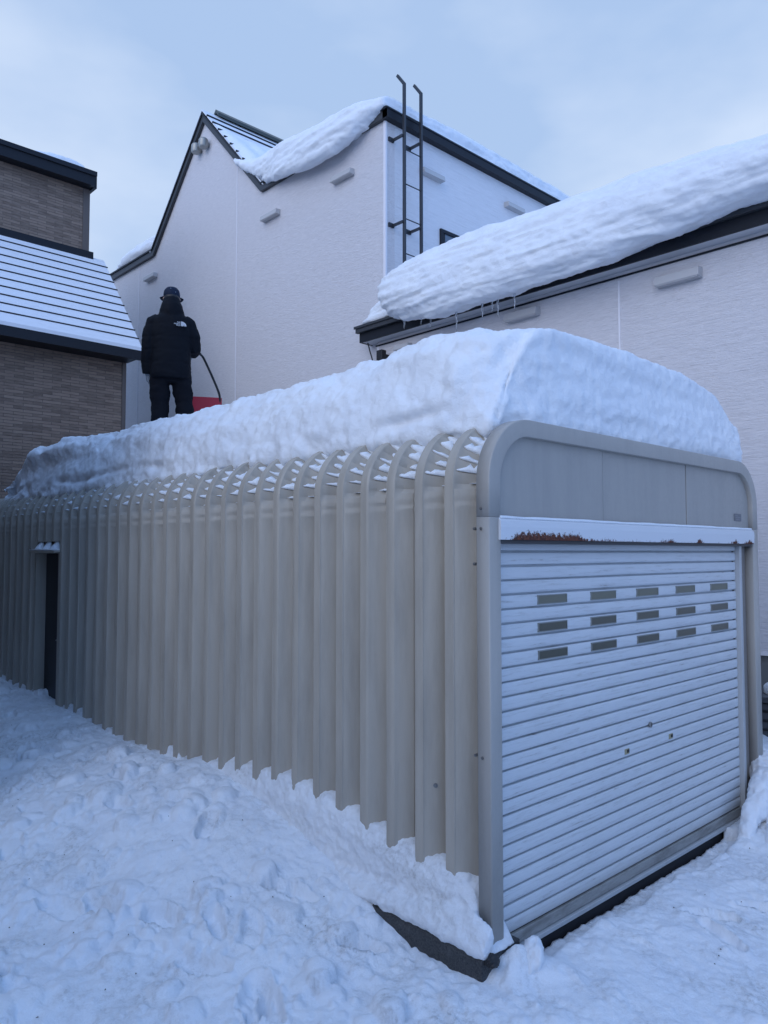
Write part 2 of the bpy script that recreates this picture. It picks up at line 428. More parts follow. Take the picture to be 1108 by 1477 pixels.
# ------------------------------------------------------------------ garage
GX0, GX1, GY0, GY1 = 2.86, 6.09, 2.30, 10.60
RAD, ZT = .33, 2.235
garage = thing('garage', 'long beige ribbed steel garage with rounded shoulders and a white roller shutter', 'garage', (GX0, GY0, 0))
def arch_path(d, na=36):
    """cross-section polyline (x, z, arc angle tag) of the shell at inward depth d; left foot to right foot"""
    r = RAD - d; P = []
    for z in [0.0, .5, 1.0, 1.5, 2.0, 2.10, 2.115, 2.13, 2.145, 2.155, 2.17, 2.185, 2.21]: P.append((GX0 + d, z))
    for i in range(na + 1):
        a = PI - (PI / 2) * i / na; P.append((GX0 + RAD + r * math.cos(a), ZT + r * math.sin(a)))
    for i in range(1, 6): P.append((GX0 + RAD + (GX1 - GX0 - 2 * RAD) * i / 6, ZT + r))
    for i in range(na + 1):
        a = PI / 2 - (PI / 2) * i / na; P.append((GX1 - RAD + r * math.cos(a), ZT + r * math.sin(a)))
    for z in [2.0, 1.2, .5, .0]: P.append((GX1 - d, z))
    return P
PITCH = .21; DEP = .125
NP_ = int((GY1 - 2.39) / PITCH)
# trough, long camera-side flank with two pressed lines, narrow rounded crest, steep return
prof = [(0, 1), (.010, 1), (.018, .985), (.040, .80), (.0415, .80), (.044, .755), (.056, .655), (.0575, .655), (.060, .61), (.085, .40), (.108, .205), (.124, .07), (.1275, .035), (.130, .004), (.1315, .0), (.140, -.012), (.160, -.016), (.180, -.012), (.1885, .0), (.191, .01), (.195, .08), (.201, .4), (.207, .9)]
def build_shell():
    NA = 98; path0 = arch_path(0, NA)
    rows = []; dep = []
    for k in range(NP_):
        for dy, d in prof: rows.append(2.395 + k * PITCH + dy); dep.append(d)
    rows.append(2.395 + NP_ * PITCH); dep.append(1)
    rows = np.array(rows); dep = np.array(dep); n = len(path0)
    V = np.zeros((len(rows), n, 3))
    idx = np.arange(n); arc0 = 13; step = 13
    for j, (y, d) in enumerate(zip(rows, dep)):
        P = np.array(arch_path(d * DEP, NA))
        # pressed pleats in the trough around each shoulder
        if d > .04 and dep[j] == d:
            e = np.zeros(n)
            for i in range(arc0, arc0 + NA + 1):
                fr = ((i - arc0) % step) / step; e[i] = .026 * (1 - fr) ** .8
            for i in range(arc0 + NA + 6, min(n, arc0 + 2 * NA + 7)):
                fr = ((i - arc0 - NA - 6) % step) / step; e[i] = .026 * fr
            for i in (6, 7, 10, 11): e[i] = -.006 - .002 * math.sin(j * .7 + i)
            e *= min(1., (d - .04) / .12)
            cx = np.clip(P[:, 0], GX0 + RAD, GX1 - RAD); cz = np.minimum(ZT, P[:, 1])
            dx = P[:, 0] - cx; dz = P[:, 1] - cz; L = np.hypot(dx, dz) + 1e-9
            P = P - np.stack([dx / L, dz / L], 1) * e[:, None]
        V[j, :, 0] = P[:, 0] + .0015 * math.sin(j * 1.7); V[j, :, 1] = y; V[j, :, 2] = P[:, 1]
    F = grid_faces(len(rows), n)
    fy = np.repeat((rows[:-1] + rows[1:]) / 2, n - 1); fi = np.tile(np.arange(n - 1), len(rows) - 1)
    door = (fy > 2.395 + 25 * PITCH) & (fy < 2.395 + 28 * PITCH) & (fi < 4)
    F = F[~door]
    o = fast_mesh('ribbed_shell', V.reshape(-1, 3), F[:, ::-1], M['beige'], garage, True)
    o.data.set_sharp_from_angle(angle=.36)
    return o
build_shell()
# front frame: two posts and an arch, butted with a fine gap
def band(x0, x1, rad, zb, inner, y0, y1, name, m, parts):
    pass
def frame_arch():
    W = .088; out = []; inn = []
    N = 20
    zj = 2.066
    out.append((GX0, zj)); inn.append((GX0 + W, zj))
    for i in range(N + 1):
        a = PI - PI / 2 * i / N
        out.append((GX0 + RAD + RAD * math.cos(a), ZT + RAD * math.sin(a)))
        inn.append((GX0 + RAD + (RAD - W) * math.cos(a), ZT + (RAD - W) * math.sin(a)))
    for i in range(N + 1):
        a = PI / 2 - PI / 2 * i / N
        out.append((GX1 - RAD + RAD * math.cos(a), ZT + RAD * math.sin(a)))
        inn.append((GX1 - RAD + (RAD - W) * math.cos(a), ZT + (RAD - W) * math.sin(a)))
    out.append((GX1, zj)); inn.append((GX1 - W, zj))
    def ring(a, b):
        a = np.array(a); b = np.array(b); t = (b - a) / np.linalg.norm(b - a); r = .007; L = []
        w_ = np.linalg.norm(b - a)
        for q in range(5):                               # front outer edge
            an = PI / 2 * q / 4; u = r - r * math.cos(an); v = r - r * math.sin(an); L.append((a + t * u, GY0 + v))
        for q in range(3):
            an = PI / 2 * q / 2; u = w_ - .004 + .004 * math.sin(an); v = .004 - .004 * math.cos(an); L.append((a + t * u, GY0 + v))
        L += [(b, GY0 + .078), (a, GY0 + .078)]
        return [(p[0], v, p[1]) for p, v in L]
    mb = MB().loft([ring(a, b) for a, b in zip(out, inn)]); o = mb.build('frame_arch', M['frame'], garage, False); recalc(o)
    for p in o.data.polygons: p.use_smooth = len(p.vertices) == 4
    for s_ in (0, 1):
        a, b = (((GX0, 0), (GX0 + .088, 0)) if s_ == 0 else ((GX1, 0), (GX1 - .10, 0)))
        rr = [[(p[0], p[1], z) for p in ring(a, b)] for z in (-.04, 2.0645)]
        o = MB().loft(rr).build('side_post', M['frame'], garage, False); recalc(o)
        for p in o.data.polygons: p.use_smooth = len(p.vertices) == 4
    return out, inn
f_out, f_in = frame_arch()
# upper panels behind the frame (three sheets lapping)
def upper_panel(xa, xb, y):
    top = [p for p in f_in if xa < p[0] - .001 and p[0] + .001 < xb and p[1] > 2.07]
    zt = lambda x: next((f_in[i][1] + (f_in[i + 1][1] - f_in[i][1]) * (x - f_in[i][0]) / (f_in[i + 1][0] - f_in[i][0] + 1e-9) for i in range(len(f_in) - 1) if f_in[i][0] <= x <= f_in[i + 1][0] and f_in[i + 1][0] - f_in[i][0] > 1e-6), ZT)
    pts = [(xa, 2.0), (xa, zt(xa) + .01)] + [(p[0], p[1] + .01) for p in top] + [(xb, zt(xb) + .01), (xb, 2.0)]
    MB().prism(pts[::-1], 'y', y, y + .012).build('upper_panel', M['panel'], garage, False, .003)
upper_panel(GX0 + .085, 3.934, 2.335); upper_panel(3.940, 4.980, 2.337); upper_panel(4.986, GX1 - .085, 2.335)
o = MB().box(2.948, 6.0, 2.345, 2.36, 2.0, 2.44).build('back_plate', M['dark'], garage)
# name plate with faint raised lines
npl = MB().box(5.74, 5.862, 2.329, 2.334, 2.125, 2.178).build('name_plate', mat('grey_plate', (.15, .165, .19), .35, .3), garage, False, .002)
mb = MB()
for (xa, xb, z) in [(5.752, 5.80, 2.163), (5.752, 5.845, 2.150), (5.752, 5.825, 2.137)]: mb.box(xa, xb, 2.3275, 2.3286, z - .003, z + .003)
mb.build('raised_line', mat('plate_relief', (.21, .225, .25), .35, .3), npl)
# header
HX0, HX1 = 2.93, 5.985
hd = MB().prism([(2.288, 1.957), (2.285, 2.02), (2.287, 2.048), (2.300, 2.062), (2.333, 2.064), (2.333, 1.957)], 'x', HX0, HX1)
OFF['hdr'] = Vector((HX0, 2.3, 1.955))
hobj = thing('tmp_header', None, None); col.objects.unlink(hobj); bpy.data.objects.remove(hobj)
def part_at(mb, name, m, origin, parent, **kw):
    """a part whose own origin sits at `origin` so that its object coordinates start there"""
    o = mb.build(name, m, None, origin=origin, **kw); o.parent = parent
    o.location = Vector(origin) - OFF[parent.name]; return o
hdr = part_at(hd, 'shutter_header', M['header'], (HX0, 2.25, 1.957), garage, smooth=False); recalc(hdr)
o = MB().box(2.95, 5.97, 2.305, 2.345, 1.938, 1.9565).build('header_lip', M['trim2'], garage)
hs = MB()
n = 120
rings = []
for i in range(n + 1):
    x = HX0 + .01 + (HX1 - HX0 - .02) * i / n; h = .006 + .007 * (vnoise(np.array([[x * 7, .3, .2]]))[0] * .5 + .5)
    rings.append([(x, 2.295, 2.059), (x, 2.300, 2.063 + h), (x, 2.318, 2.066 + h), (x, 2.332, 2.067 + h), (x, 2.332, 2.0645)])
hs.loft(rings); o = hs.build('snow_ridge', M['snow'], None, True, origin=(HX0, 2.3, 2.07)); recalc(o)
tag(o, 'thin line of snow lying along the top of the rusty white shutter header', 'snow', kind='stuff')
# shutter curtain
SX0, SX1, SY = 2.945, 5.80, 2.362
SP = .0712; Z0 = .0468; NS = 27
def curtain():
    pr = [(0, .020), (.0055, .020), (.007, .002), (.009, -.001), (.018, -.004), (.036, -.0055), (.054, -.0045), (.064, -.002), (.0675, .001), (.0685, .020)]
    xs = np.array([SX0 + (SX1 - SX0) * i / 60 for i in range(61)]); zz = []; yy = []
    for k in range(NS):
        for a, b in pr: zz.append(Z0 + k * SP + a); yy.append(SY + b)
    zz.append(Z0 + NS * SP); yy.append(SY + .01)
    zz = np.array(zz); yy = np.array(yy)
    X, Z = np.meshgrid(xs, zz, indexing='ij'); Y = np.broadcast_to(yy, X.shape).copy()
    sl = np.clip(((Z - Z0) / SP).astype(int), 0, NS)
    Y += .0006 * vnoise(P3(X.ravel() * 1.3, sl.ravel() * 3.7, 0.)).reshape(X.shape) + .0007 * vnoise(P3(X.ravel() * .8, Z.ravel() * 1.2, 5.)).reshape(X.shape)
    Z = Z + .0012 * vnoise(P3(X.ravel() * .7, sl.ravel() * 1.9, 9.)).reshape(X.shape)
    V = np.stack([X.ravel(), Y.ravel(), Z.ravel()], 1); F = grid_faces(len(xs), len(zz))
    o = fast_mesh('shutter_curtain', V, F, M['shutter'], None, False, (SX0, SY, Z0)); o.parent = garage
    o.location = Vector((SX0, SY, Z0)) - OFF['garage']
    return o
cur = curtain()
def child_local(mb, name, m, parent, origin, **kw):
    o = mb.build(name, m, None, origin=origin, **kw); o.parent = parent; o.location = Vector(origin) - OFF[parent.name]; return o
OFF[cur.name] = Vector((SX0, SY, Z0))
def sl_z(k): return Z0 + k * SP
WX = [(3.325, 3.58), (3.828, 4.088), (4.343, 4.603), (4.857, 5.117), (5.375, 5.64)]
for zc in (1.636, 1.4935, 1.351):
    k = round((zc - Z0) / SP - .5); zc = sl_z(k) + .037
    for a, b in WX:
        fr = MB()
        for q in ((a - .005, b + .005, zc + .019, zc + .024), (a - .005, b + .005, zc - .024, zc - .019), (a - .005, a, zc - .019, zc + .019), (b, b + .005, zc - .019, zc + .019)):
            fr.box(q[0], q[1], SY - .0105, SY - .001, q[2], q[3])
        # pane and thin rim in one slot window
        n0 = len(fr.f); fr.box(a, b, SY - .0082, SY - .001, zc - .019, zc + .019)
        o = fr.build('slot_window', [M['paneframe'], M['pane_pale'] if zc > 1.58 else M['pane']], cur)
        for p in o.data.polygons:
            if p.index >= n0: p.material_index = 1
# lock and pull tabs
lk = MB().tube([(4.475, SY - .004, .838), (4.475, SY - .016, .838)], .017, 20).build('lock', M['steel'], cur, True, .002)
MB().box(4.473, 4.477, SY - .0172, SY - .0163, .830, .846).build('keyhole', M['black'], cur)
for x in (4.197, 4.745):
    k = round((.700 - Z0) / SP - .5); zc = sl_z(k) + .037
    mb = MB().box(x - .027, x + .027, SY - .008, SY - .002, zc - .016, zc + .016)
    o = mb.build('pull_tab', M['sticker'], cur, False, .003)
    mb = MB().box(x - .005, x + .020, SY - .0105, SY - .0082, zc - .006, zc + .011); mb.build('tab_mark', M['black'], cur)
# bottom bar, sill
MB().box(SX0, SX1, SY - .008, SY + .012, -.012, Z0 - .002).build('bottom_bar', painted('grimy_bottom_bar', (.30, .30, .29), .7, (.12, .11, .10), .8, (5, 5, 22)), garage, False, .003)
MB().box(3.0, 5.86, 2.338, 2.40, -.040, -.016).build('sill_strip', painted('galvanised_sill', (.42, .44, .46), .5, (.3, .3, .3), .5), garage, False, .003)
# guide rail at the right
MB().box(5.802, 5.842, 2.325, 2.375, -.01, 1.95).build('guide_rail', painted('guide_rail_paint', (.44, .46, .48), .4, (.3, .3, .28), .5), garage, False, .003)
MB().box(5.844, 5.99, 2.362, 2.378, -.01, 1.98).build('jamb_panel', painted('brownish_jamb', (.24, .22, .205), .5, (.16, .13, .11), .5), garage, False, .002)
# foundation ledge under the shell (dark damp concrete)
def foundation():
    pts = []
    ys = np.linspace(2.285, 10.7, 140); rings = []
    for y in ys:
        n = vnoise(np.array([[y * 9, .1, 0.]]))[0] * .006; x0 = 2.765 + n
        rings.append([(x0, y, -.35), (x0, y, .045 + n), (x0 + .012, y, .062 + n * .5), (3.05, y, .064), (3.05, y, -.35)])
    mb = MB().loft(rings); o = mb.build('foundation', M['concrete'], garage, False, .004); recalc(o)
foundation()
MB().box(3.052, 6.10, 2.40, 10.7, -.35, .052).box(5.9, 6.14, 2.27, 2.399, -.35, -.045).build('floor_slab', M['concrete'], garage)
MB().box(3.052, 5.88, 2.375, 2.398, -.35, -.046).build('recess_face', M['dark'], garage)  # near-black face giving the gap under the sill its shade
MB().box(2.95, 6.0, GY1 - .05, GY1, .05, 2.2).build('rear_wall', M['beige'], garage)
# side door in its recess with hood
D0, D1 = 2.395 + 25 * PITCH, 2.395 + 28 * PITCH
dr = MB().box(2.965, 2.99, D0 + .02, D1 - .02, .12, 1.88).build('side_door', mat('dark_door', (.012, .015, .024), .45), garage, False, .004)
MB().tube([(2.94, D0 + .10, 1.02), (2.93, D0 + .10, 1.02), (2.925, D0 + .19, 1.02)], .008, 8).build('handle', M['steel'], dr, True)
MB().tube([(2.963, D0 + .10, .93), (2.952, D0 + .10, .93)], .014, 12).build('lock', M['steel'], dr, True)
jm = MB().box(2.865, 3.0, D0 - .012, D0 + .014, .05, 1.9).box(2.865, 3.0, D1 - .014, D1 + .012, .05, 1.9).box(2.865, 3.0, D0 + .014, D1 - .014, 1.882, 1.905)
jm.build('door_jamb', M['beige'], garage)
MB().prism([(2.79, 1.885), (2.79, 1.905), (2.95, 1.93), (2.95, 1.905)], 'x', 0, 1)
hv = MB(); hv.add([(2.80, D0 - .04, 1.888), (2.80, D1 + .04, 1.888), (2.93, D1 + .04, 1.906), (2.93, D0 - .04, 1.906), (2.80, D0 - .04, 1.906), (2.80, D1 + .04, 1.906), (2.93, D1 + .04, 1.926), (2.93, D0 - .04, 1.926)],
                  [(0, 1, 2, 3), (7, 6, 5, 4), (0, 4, 5, 1), (1, 5, 6, 2), (2, 6, 7, 3), (3, 7, 4, 0)])
o = hv.build('door_hood', M['beige'], garage); recalc(o)
# bolts: side rows
def rib_y(k): return 2.395 + k * PITCH + .142
bolts = [(3, 2.16), (6, 2.17), (9, 2.165), (12, 2.165), (15, 2.17), (18, 2.17), (21, 2.165), (24, 2.17), (27, 2.17), (0, 2.20), (0, 1.985), (3, 1.13), (6, 1.15), (9, 1.1), (13, 1.16), (17, 1.15), (21, 1.16), (1, 1.25), (0, 1.18), (1, .72)]
for k, z in bolts:
    y = rib_y(k) - .003 if z > .8 else rib_y(k) - .05; x = GX0 + .018 if z > .8 else GX0 + .05
    MB().tube([(x + .004, y + .003, z), (x - .006, y - .005, z)], .0125, 8).tube([(x - .006, y - .005, z), (x - .013, y - .010, z)], .0055, 6).build('bolt', M['steel'], garage)
for (y, z) in [(2.35, 2.105), (2.35, 2.01), (2.405, 2.01), (2.405, 1.84), (2.405, .93), (2.35, .93)]:
    MB().tube([(GX0 + (.006 if y < 2.4 else .03), y, z), (GX0 - (.004 if y < 2.4 else -.012), y, z)], .0075, 8).tube([(GX0 - .003 + (0 if y < 2.4 else .016), y, z), (GX0 - .009 + (0 if y < 2.4 else .016), y, z)], .004, 6).build('bolt', M['steel'], garage)

# ------------------------------------------------------------------ snow on the garage
TX = ([2.42, 2.62, 2.8, 3.0, 3.26, 3.46, 4.0, 4.45, 5.1, 6.0, 6.8, 7.2, 7.5, 8.5, 9.05, 9.35, 9.75], [3.30, 3.19, 3.14, 3.11, 3.15, 3.2, 3.19, 3.17, 3.19, 3.18, 3.12, 3.17, 3.1, 3.02, 3.02, 3.05, 3.0])
TZ = ([2.42, 3.2, 4.2, 9.0, 9.3, 9.6, 9.9], [3.09, 3.10, 3.04, 3.03, 2.96, 2.75, 2.62])
def garage_snow():
    mb = MB(); rings = []
    for y in [2.415, 2.47, 2.56, 2.68, 2.85, 3.0, 3.26, 3.46, 3.7, 4.0, 4.45, 5.1, 6, 6.8, 7.2, 7.5, 8, 8.5, 9.05, 9.35, 9.6, 9.78]:
        tx = np.interp(y, *TX); tz = np.interp(y, *TZ)
        c = 1 - sstep(2.40, 2.66, y)                    # chamfered near corner
        f = (1 - sstep(2.40, 2.54, y)) * .03
        w = (tz - 2.46) / .57
        n_ = 1 - sstep(3.6, 6.5, y); lx = .055 * n_; lz = .045 * n_
        rings.append([(3.12 + lx * .5, y, 2.44), (2.985 + lx, y, 2.475 + lz), (3.0 + .09 * c + lx * .6, y, 2.50 + .16 * w), (3.055 + .15 * c + lx * .3, y, 2.47 + .36 * w), (tx - .035 + .06 * c, y, tz - .06 - .02 * c),
                      (tx + .07 + .06 * c, y, tz + .045 - f), (tx + .45, y, tz + .075 - f), (4.3, y, tz + .08 - f), (4.9, y, tz + .085 - f), (5.35, y, tz + .06 - f), (5.72, y, tz + .0 * w - f), (5.96, y, tz - .14 * w - f), (6.10, y, 2.47 + .36 * w), (6.135, y, 2.47 + .12 * w), (6.06, y, 2.42), (5.6, y, 2.45), (4.4, y, 2.46)])
    mb.loft(rings)
    def disp(V, N):
        x, y, z = V.T
        left = sstep(.2, .7, -N[:, 0]) * (x < 3.8); front = sstep(.4, .8, -N[:, 1]); up = sstep(.5, .9, N[:, 2])
        low = sstep(2.75, 2.5, z)
        d = .035 * fbm(P3(x * 2, y * 2, z * 2), 4, 21) * (1 - .75 * front)
        # spade marks: ragged, slightly slanting cuts down the side
        u = y + .35 * (z - 2.5)
        d += left * .050 * fbm(P3(x * .8, u * 3.1, z * 1.1), 4, 22)
        d -= left * .045 * np.abs(fbm(P3(x * 1.2, u * 6.5, z * 1.9), 4, 24)) ** 1.2
        d += left * .022 * fbm(P3(x * 4, y * 9, z * 7), 4, 30)
        d += left * low * .045 * fbm(P3(x * 7, y * 7, z * 7), 3, 23)
        lay = vnoise(P3(x * .7, y * .7, z * 13 + .5 * x)) ; d += front * (.012 * lay + .008 * fbm(P3(x * 19, y * 19, z * 30), 4, 26) + .022 * fbm(P3(x * 1.3, y, z * 6.5), 3, 28))
        nr = sstep(3.7, 3.3, x) * sstep(2.85, 2.6, y); d += nr * .045 * fbm(P3(x * 5, y * 5, z * 5), 4, 36)
        d -= left * .045 * np.exp(-((z - 2.63 - .03 * np.sin(y * 3.1)) / .035) ** 2) * sstep(-.35, .3, fbm(P3(x * 0, y * 1.3, 6.), 2, 37))
        d += .009 * fbm(P3(x * 24, y * 24, z * 24), 3, 27)
        d += up * left * 0
        # edge of the flat top: crumbs
        d += sstep(2.95, 3.05, z) * (x < 3.6) * .03 * fbm(P3(x * 5, y * 6, z * 5), 3, 29)
        return V + N * d[:, None]
    o = voxel_shape(mb, .017, disp, 'roof_snow', M['snow'], None, 14, (4.4, 6, 2.45))
    tag(o, 'thick block of snow on the garage roof, cut steep along its left side', 'snow')
garage_snow()
# little wedges of snow caught on the pleats
def pleat_snow():
    mb = MB(); NA = 98; step = 13
    for k in range(0, 34):
        y0 = 2.395 + k * PITCH
        for q in range(0, 7):
            a = PI - (PI / 2) * (q * step + .3) / NA
            amt = (.35 + .65 * random.random()) * (1. if q else .5)
            ya = y0 + .006 + .01 * random.random(); yb = y0 + .124 - .04 * random.random() ** 2 - (.03 if q == 0 else 0)
            L = (.030 + .016 * q) * amt; t = .016
            m_ = 9; rings = []
            for i in range(m_ + 1):
                y = ya + (yb - ya) * i / m_; dd = np.interp(y - y0, [0, .010, .040, .108, .130], [1, 1, .80, .205, .004]); r = RAD - DEP * dd
                s = math.sin(PI * (i + .35) / (m_ + .7)) ** .4 * (.55 + .8 * random.random())
                def pt(rr, aa): return (GX0 + RAD + rr * math.cos(aa), y, ZT + rr * math.sin(aa))
                da = L * s / r
                rings.append([pt(r - .030, a), pt(r + .001, a - .003), pt(r - .001 + t * s * .5, a - da * .45), pt(r - .012 + t * s * .3, a - da), pt(r - .04, a - da * .9)])
            mb.loft(rings)
    o = mb.build('pleat_snow', M['snow'], None, True, origin=(2.9, 2.4, 2.3)); recalc(o)
    tag(o, 'small white streaks of snow caught on the pleats of the garage shoulder', 'snow', kind='stuff')
pleat_snow()
# three little snow cones on the door hood
def blob(c, r, seed, amp=.25, sub=3, flat=1.):
    import bmesh
    bm = bmesh.new(); bmesh.ops.create_icosphere(bm, subdivisions=sub, radius=1); V = np.array([v.co[:] for v in bm.verts]); F = [[v.index for v in f.verts] for f in bm.faces]; bm.free()
    n = fbm(V * 1.3 + seed * 3.7, 3, seed); n2 = fbm(V * 4 + seed, 2, seed + 1)
    V = V * (1 + amp * n + amp * .35 * n2)[:, None]
    return V * np.array(r) + np.array(c), F
mb = MB()
for k in range(3):
    y = D0 + .02 + .095 + k * .21
    rings = []
    for i, (rr, h) in enumerate([(.085, .0), (.08, .018), (.045, .06), (.02, .10), (.006, .125)]):
        rings.append([(2.868 + .05 * (i / 4.) + rr * .65 * math.cos(t * PI / 4), y + rr * 1.1 * math.sin(t * PI / 4) + .05 * i / 4, 1.912 + h) for t in range(8)])
    mb.loft(rings)
mb.box(2.805, 2.93, D0 - .03, D1 + .03, 1.910, 1.924)
o = mb.build('hood_snow', M['snow'], None, True, origin=(2.86, D0, 1.91)); recalc(o)
tag(o, 'three small peaks of snow on the hood over the dark side door', 'snow')

# ------------------------------------------------------------------ drift along the foot of the ribs
def drift():
    mb = MB(); rings = []
    for y in list(np.arange(2.27, 5.7, .07)):
        h = (.25 + .75 * sstep(2.26, 2.46, y)) * np.interp(y, [2.26, 2.45, 2.9, 3.3, 3.9, 4.5, 5.3, 5.6], [.88, .98, 1.12, 1.30, 1.50, 1.40, 1.02, .7]); e = 1 - sstep(2.24, 2.40, y)
        b = .062 - .06 * sstep(3.1, 3.6, y); s_ = sstep(3.2, 4.4, y) * .05; shelf = .13 + .05 * vnoise(np.array([[y * 2.1, 3., 4.]]))[0]
        rings.append([(3.0, y, b), (2.772 - s_, y, b + .004), (2.757 - s_, y, b + .035), (2.775 - s_, y, b + .075), (2.81 - s_ * .6, y, b + (shelf + .01) * (1 - .3 * e)), (2.838, y, b + (shelf + .035) * (1 - .3 * e)), (2.856 - .02 * (1 - e), y, (.27 - .06 * e) * h), (2.87, y, (.345 - .10 * e) * h), (2.92, y, (.365 - .11 * e) * h), (3.0, y, (.37 - .11 * e) * h)])
    mb.loft(rings)
    def disp(V, N):
        x, y, z = V.T; out = sstep(2.99, 2.93, x)
        d = .022 * fbm(V * np.array((5, 4.2, 6.5)), 4, 41) + .014 * fbm(V * 17, 4, 42) + .004 * fbm(V * 45, 2, 43)
        c1, c2, cid = worley(y * 9 + z * 3, z * 13 + x * 9, 45); d += .012 * (cid > .55) * sstep(.4, .1, c1) * sstep(.30, .12, z)
        return V + N * (d * out)[:, None]
    o = voxel_shape(mb, .0085, disp, 'snow_drift', M['snow_bank'], None, 2, (2.8, 2.3, .05))
    tag(o, 'soft grubby drift of snow resting on the dark concrete ledge below the ribs', 'snow')
drift()
# chunks at the feet of the two posts, loose clods
def clod(name, c, r, seed, label, amp=.3, rot=(0, 0, 0), mt='snow', grp=None):
    V, F = blob((0, 0, 0), r, seed, amp, 4)
    R = np.array(Matrix.Rotation(rot[2], 3, 'Z') @ Matrix.Rotation(rot[1], 3, 'Y') @ Matrix.Rotation(rot[0], 3, 'X'))
    V = V @ R.T; V[:, 2] = np.maximum(V[:, 2], -r[2] * .75)
    V += .006 * fbm(V * 30, 3, seed)[:, None]
    o = mesh_obj(name, V + np.array(c), F, M[mt], None, True, c); tag(o, label, 'snow chunk' if mt == 'snow' else 'stone', grp); return o
clod('snow_chunk', (3.03, 2.19, .0), (.085, .055, .10), 5, 'upright pointed snow chunk leaning at the foot of the left shutter post', .45, (0, .2, .5))
def slab(pts, rs, seed, label):
    mb = MB().tube(pts, rs, 10)
    def d(V, N): return V + N * (.03 * fbm(V * 9, 4, seed) + .012 * fbm(V * 28, 3, seed + 1))[:, None]
    o = voxel_shape(mb, .012, d, 'snow_chunk', M['snow'], None, 2, pts[1]); tag(o, label, 'snow chunk')
slab([(5.34, 2.18, -.09), (5.50, 2.19, .02), (5.68, 2.19, .13), (5.86, 2.20, .22), (6.05, 2.27, .27), (6.3, 2.45, .28)], [.035, .06, .085, .10, .115, .12], 11, 'slanting slab of snow leaning against the foot of the right post')
slab([(5.36, 2.0, -.10), (5.52, 2.04, .0), (5.70, 2.07, .05), (5.92, 2.08, .11), (6.2, 2.15, .15)], [.03, .05, .07, .09, .11], 14, 'outer lower ridge of snow lying before the slab by the right post')
clod('snow_chunk', (4.75, 1.98, -0.08), (.045, .04, .03), 17, 'small snow clod on the ground in front of the shutter centre', .3)
clod('snow_chunk', (5.35, 1.75, -0.09), (.05, .04, .03), 19, 'lone snow clod on the smooth snow right of the shutter centre', .3)
clod('snow_chunk', (5.0, 2.16, -0.07), (.12, .05, .035), 21, 'flat elongated snow lump under the right half of the shutter', .3)
clod('snow_chunk', (2.15, 2.30, -.06), (.08, .06, .04), 25, 'loose snow lump lying left of the dark ledge corner', .35)
clod('dark_clump', (2.80, 2.25, .060), (.040, .026, .028), 31, 'wet black clump on the near corner of the concrete ledge', .45, mt='black')
clod('dark_clump', (3.95, 1.95, -.105), (.022, .018, .012), 33, 'tiny black scrap lying on the snow before the shutter', .5, mt='black')

mb = MB(); r_ = np.random.default_rng(5)
for _ in range(130):
    x, y = r_.uniform(.95, 2.7), 1.7 + 6 * r_.random() ** 1.4
    if _ % 4 == 0: x, y = r_.uniform(2.7, 6.2), r_.uniform(1.1, 2.1)
    if vnoise(np.array([[x * 1.2, y * 1.2, 3.3]]))[0] < -.1: continue
    z = float(ground_z(np.array([x]), np.array([y]))[0]) + .006; a = r_.uniform(0, PI); L = .004 + .014 * r_.random() ** 4; q = .0022 + .002 * r_.random()
    d = np.array((math.cos(a), math.sin(a), r_.uniform(-.3, .3)))
    c = np.array((x, y, z)); n = np.array((-d[1], d[0], 0.))
    mb.add([c - d * L, c + n * q, c + d * L, c - n * q, c + (0, 0, q * 1.6)], [(0, 1, 4), (1, 2, 4), (2, 3, 4), (3, 0, 4), (3, 2, 1, 0)])
o = mb.build('debris', mat('dark_grit', (.05, .045, .04), .9), None, origin=(2, 3, 0)); tag(o, 'tiny dark flecks of grit and twig strewn over the trodden snow', 'debris', kind='stuff')

# ------------------------------------------------------------------ pink house (gable block + low wing)
house = thing('gabled_house', 'pale pink sided house with a central gable, flat snowy roofs and a low right wing', 'house', (8.05, 8.5, 0))
GXp = 8.06; RZ = 8.70
gy = [8.49, 11.80, 13.97, 16.15, 18.35]
gz = [RZ, RZ, 10.97, RZ, RZ]
pts = [(gy[0], -.3), (gy[-1], -.3), (gy[-1], gz[-1]), (gy[3], gz[3]), (gy[2], gz[2]), (gy[1], gz[1]), (gy[0], gz[0])]
o = MB().prism(pts, 'x', GXp, GXp + .2).build('gable_wall', M['pink'], house); recalc(o)
o = MB().box(GXp + .2, 14.2, 8.49, 8.69, 4.9, RZ - .001).build('side_wall', siding_mat('pale_side_siding', (.76, .755, .78), (.68, .675, .70), streak=(3, 3, 30)), house)
MB().box(GXp - .012, GXp + .03, 8.478, 8.53, 4.9, RZ - .01).build('corner_strip', M['corner'], house, False, .004)
MB().box(14.0, 14.2, 8.7, 18.35, -.3, RZ).box(GXp + .2, 14, 18.15, 18.35, -.3, RZ).build('rear_wall', M['pink'], house)
for y in (12.72, 16.92):
    zt = np.interp(y, gy, gz) - .08
    MB().box(GXp - .008, GXp + .001, y - .011, y + .011, 1, zt).build('panel_joint', M['corner'], house)
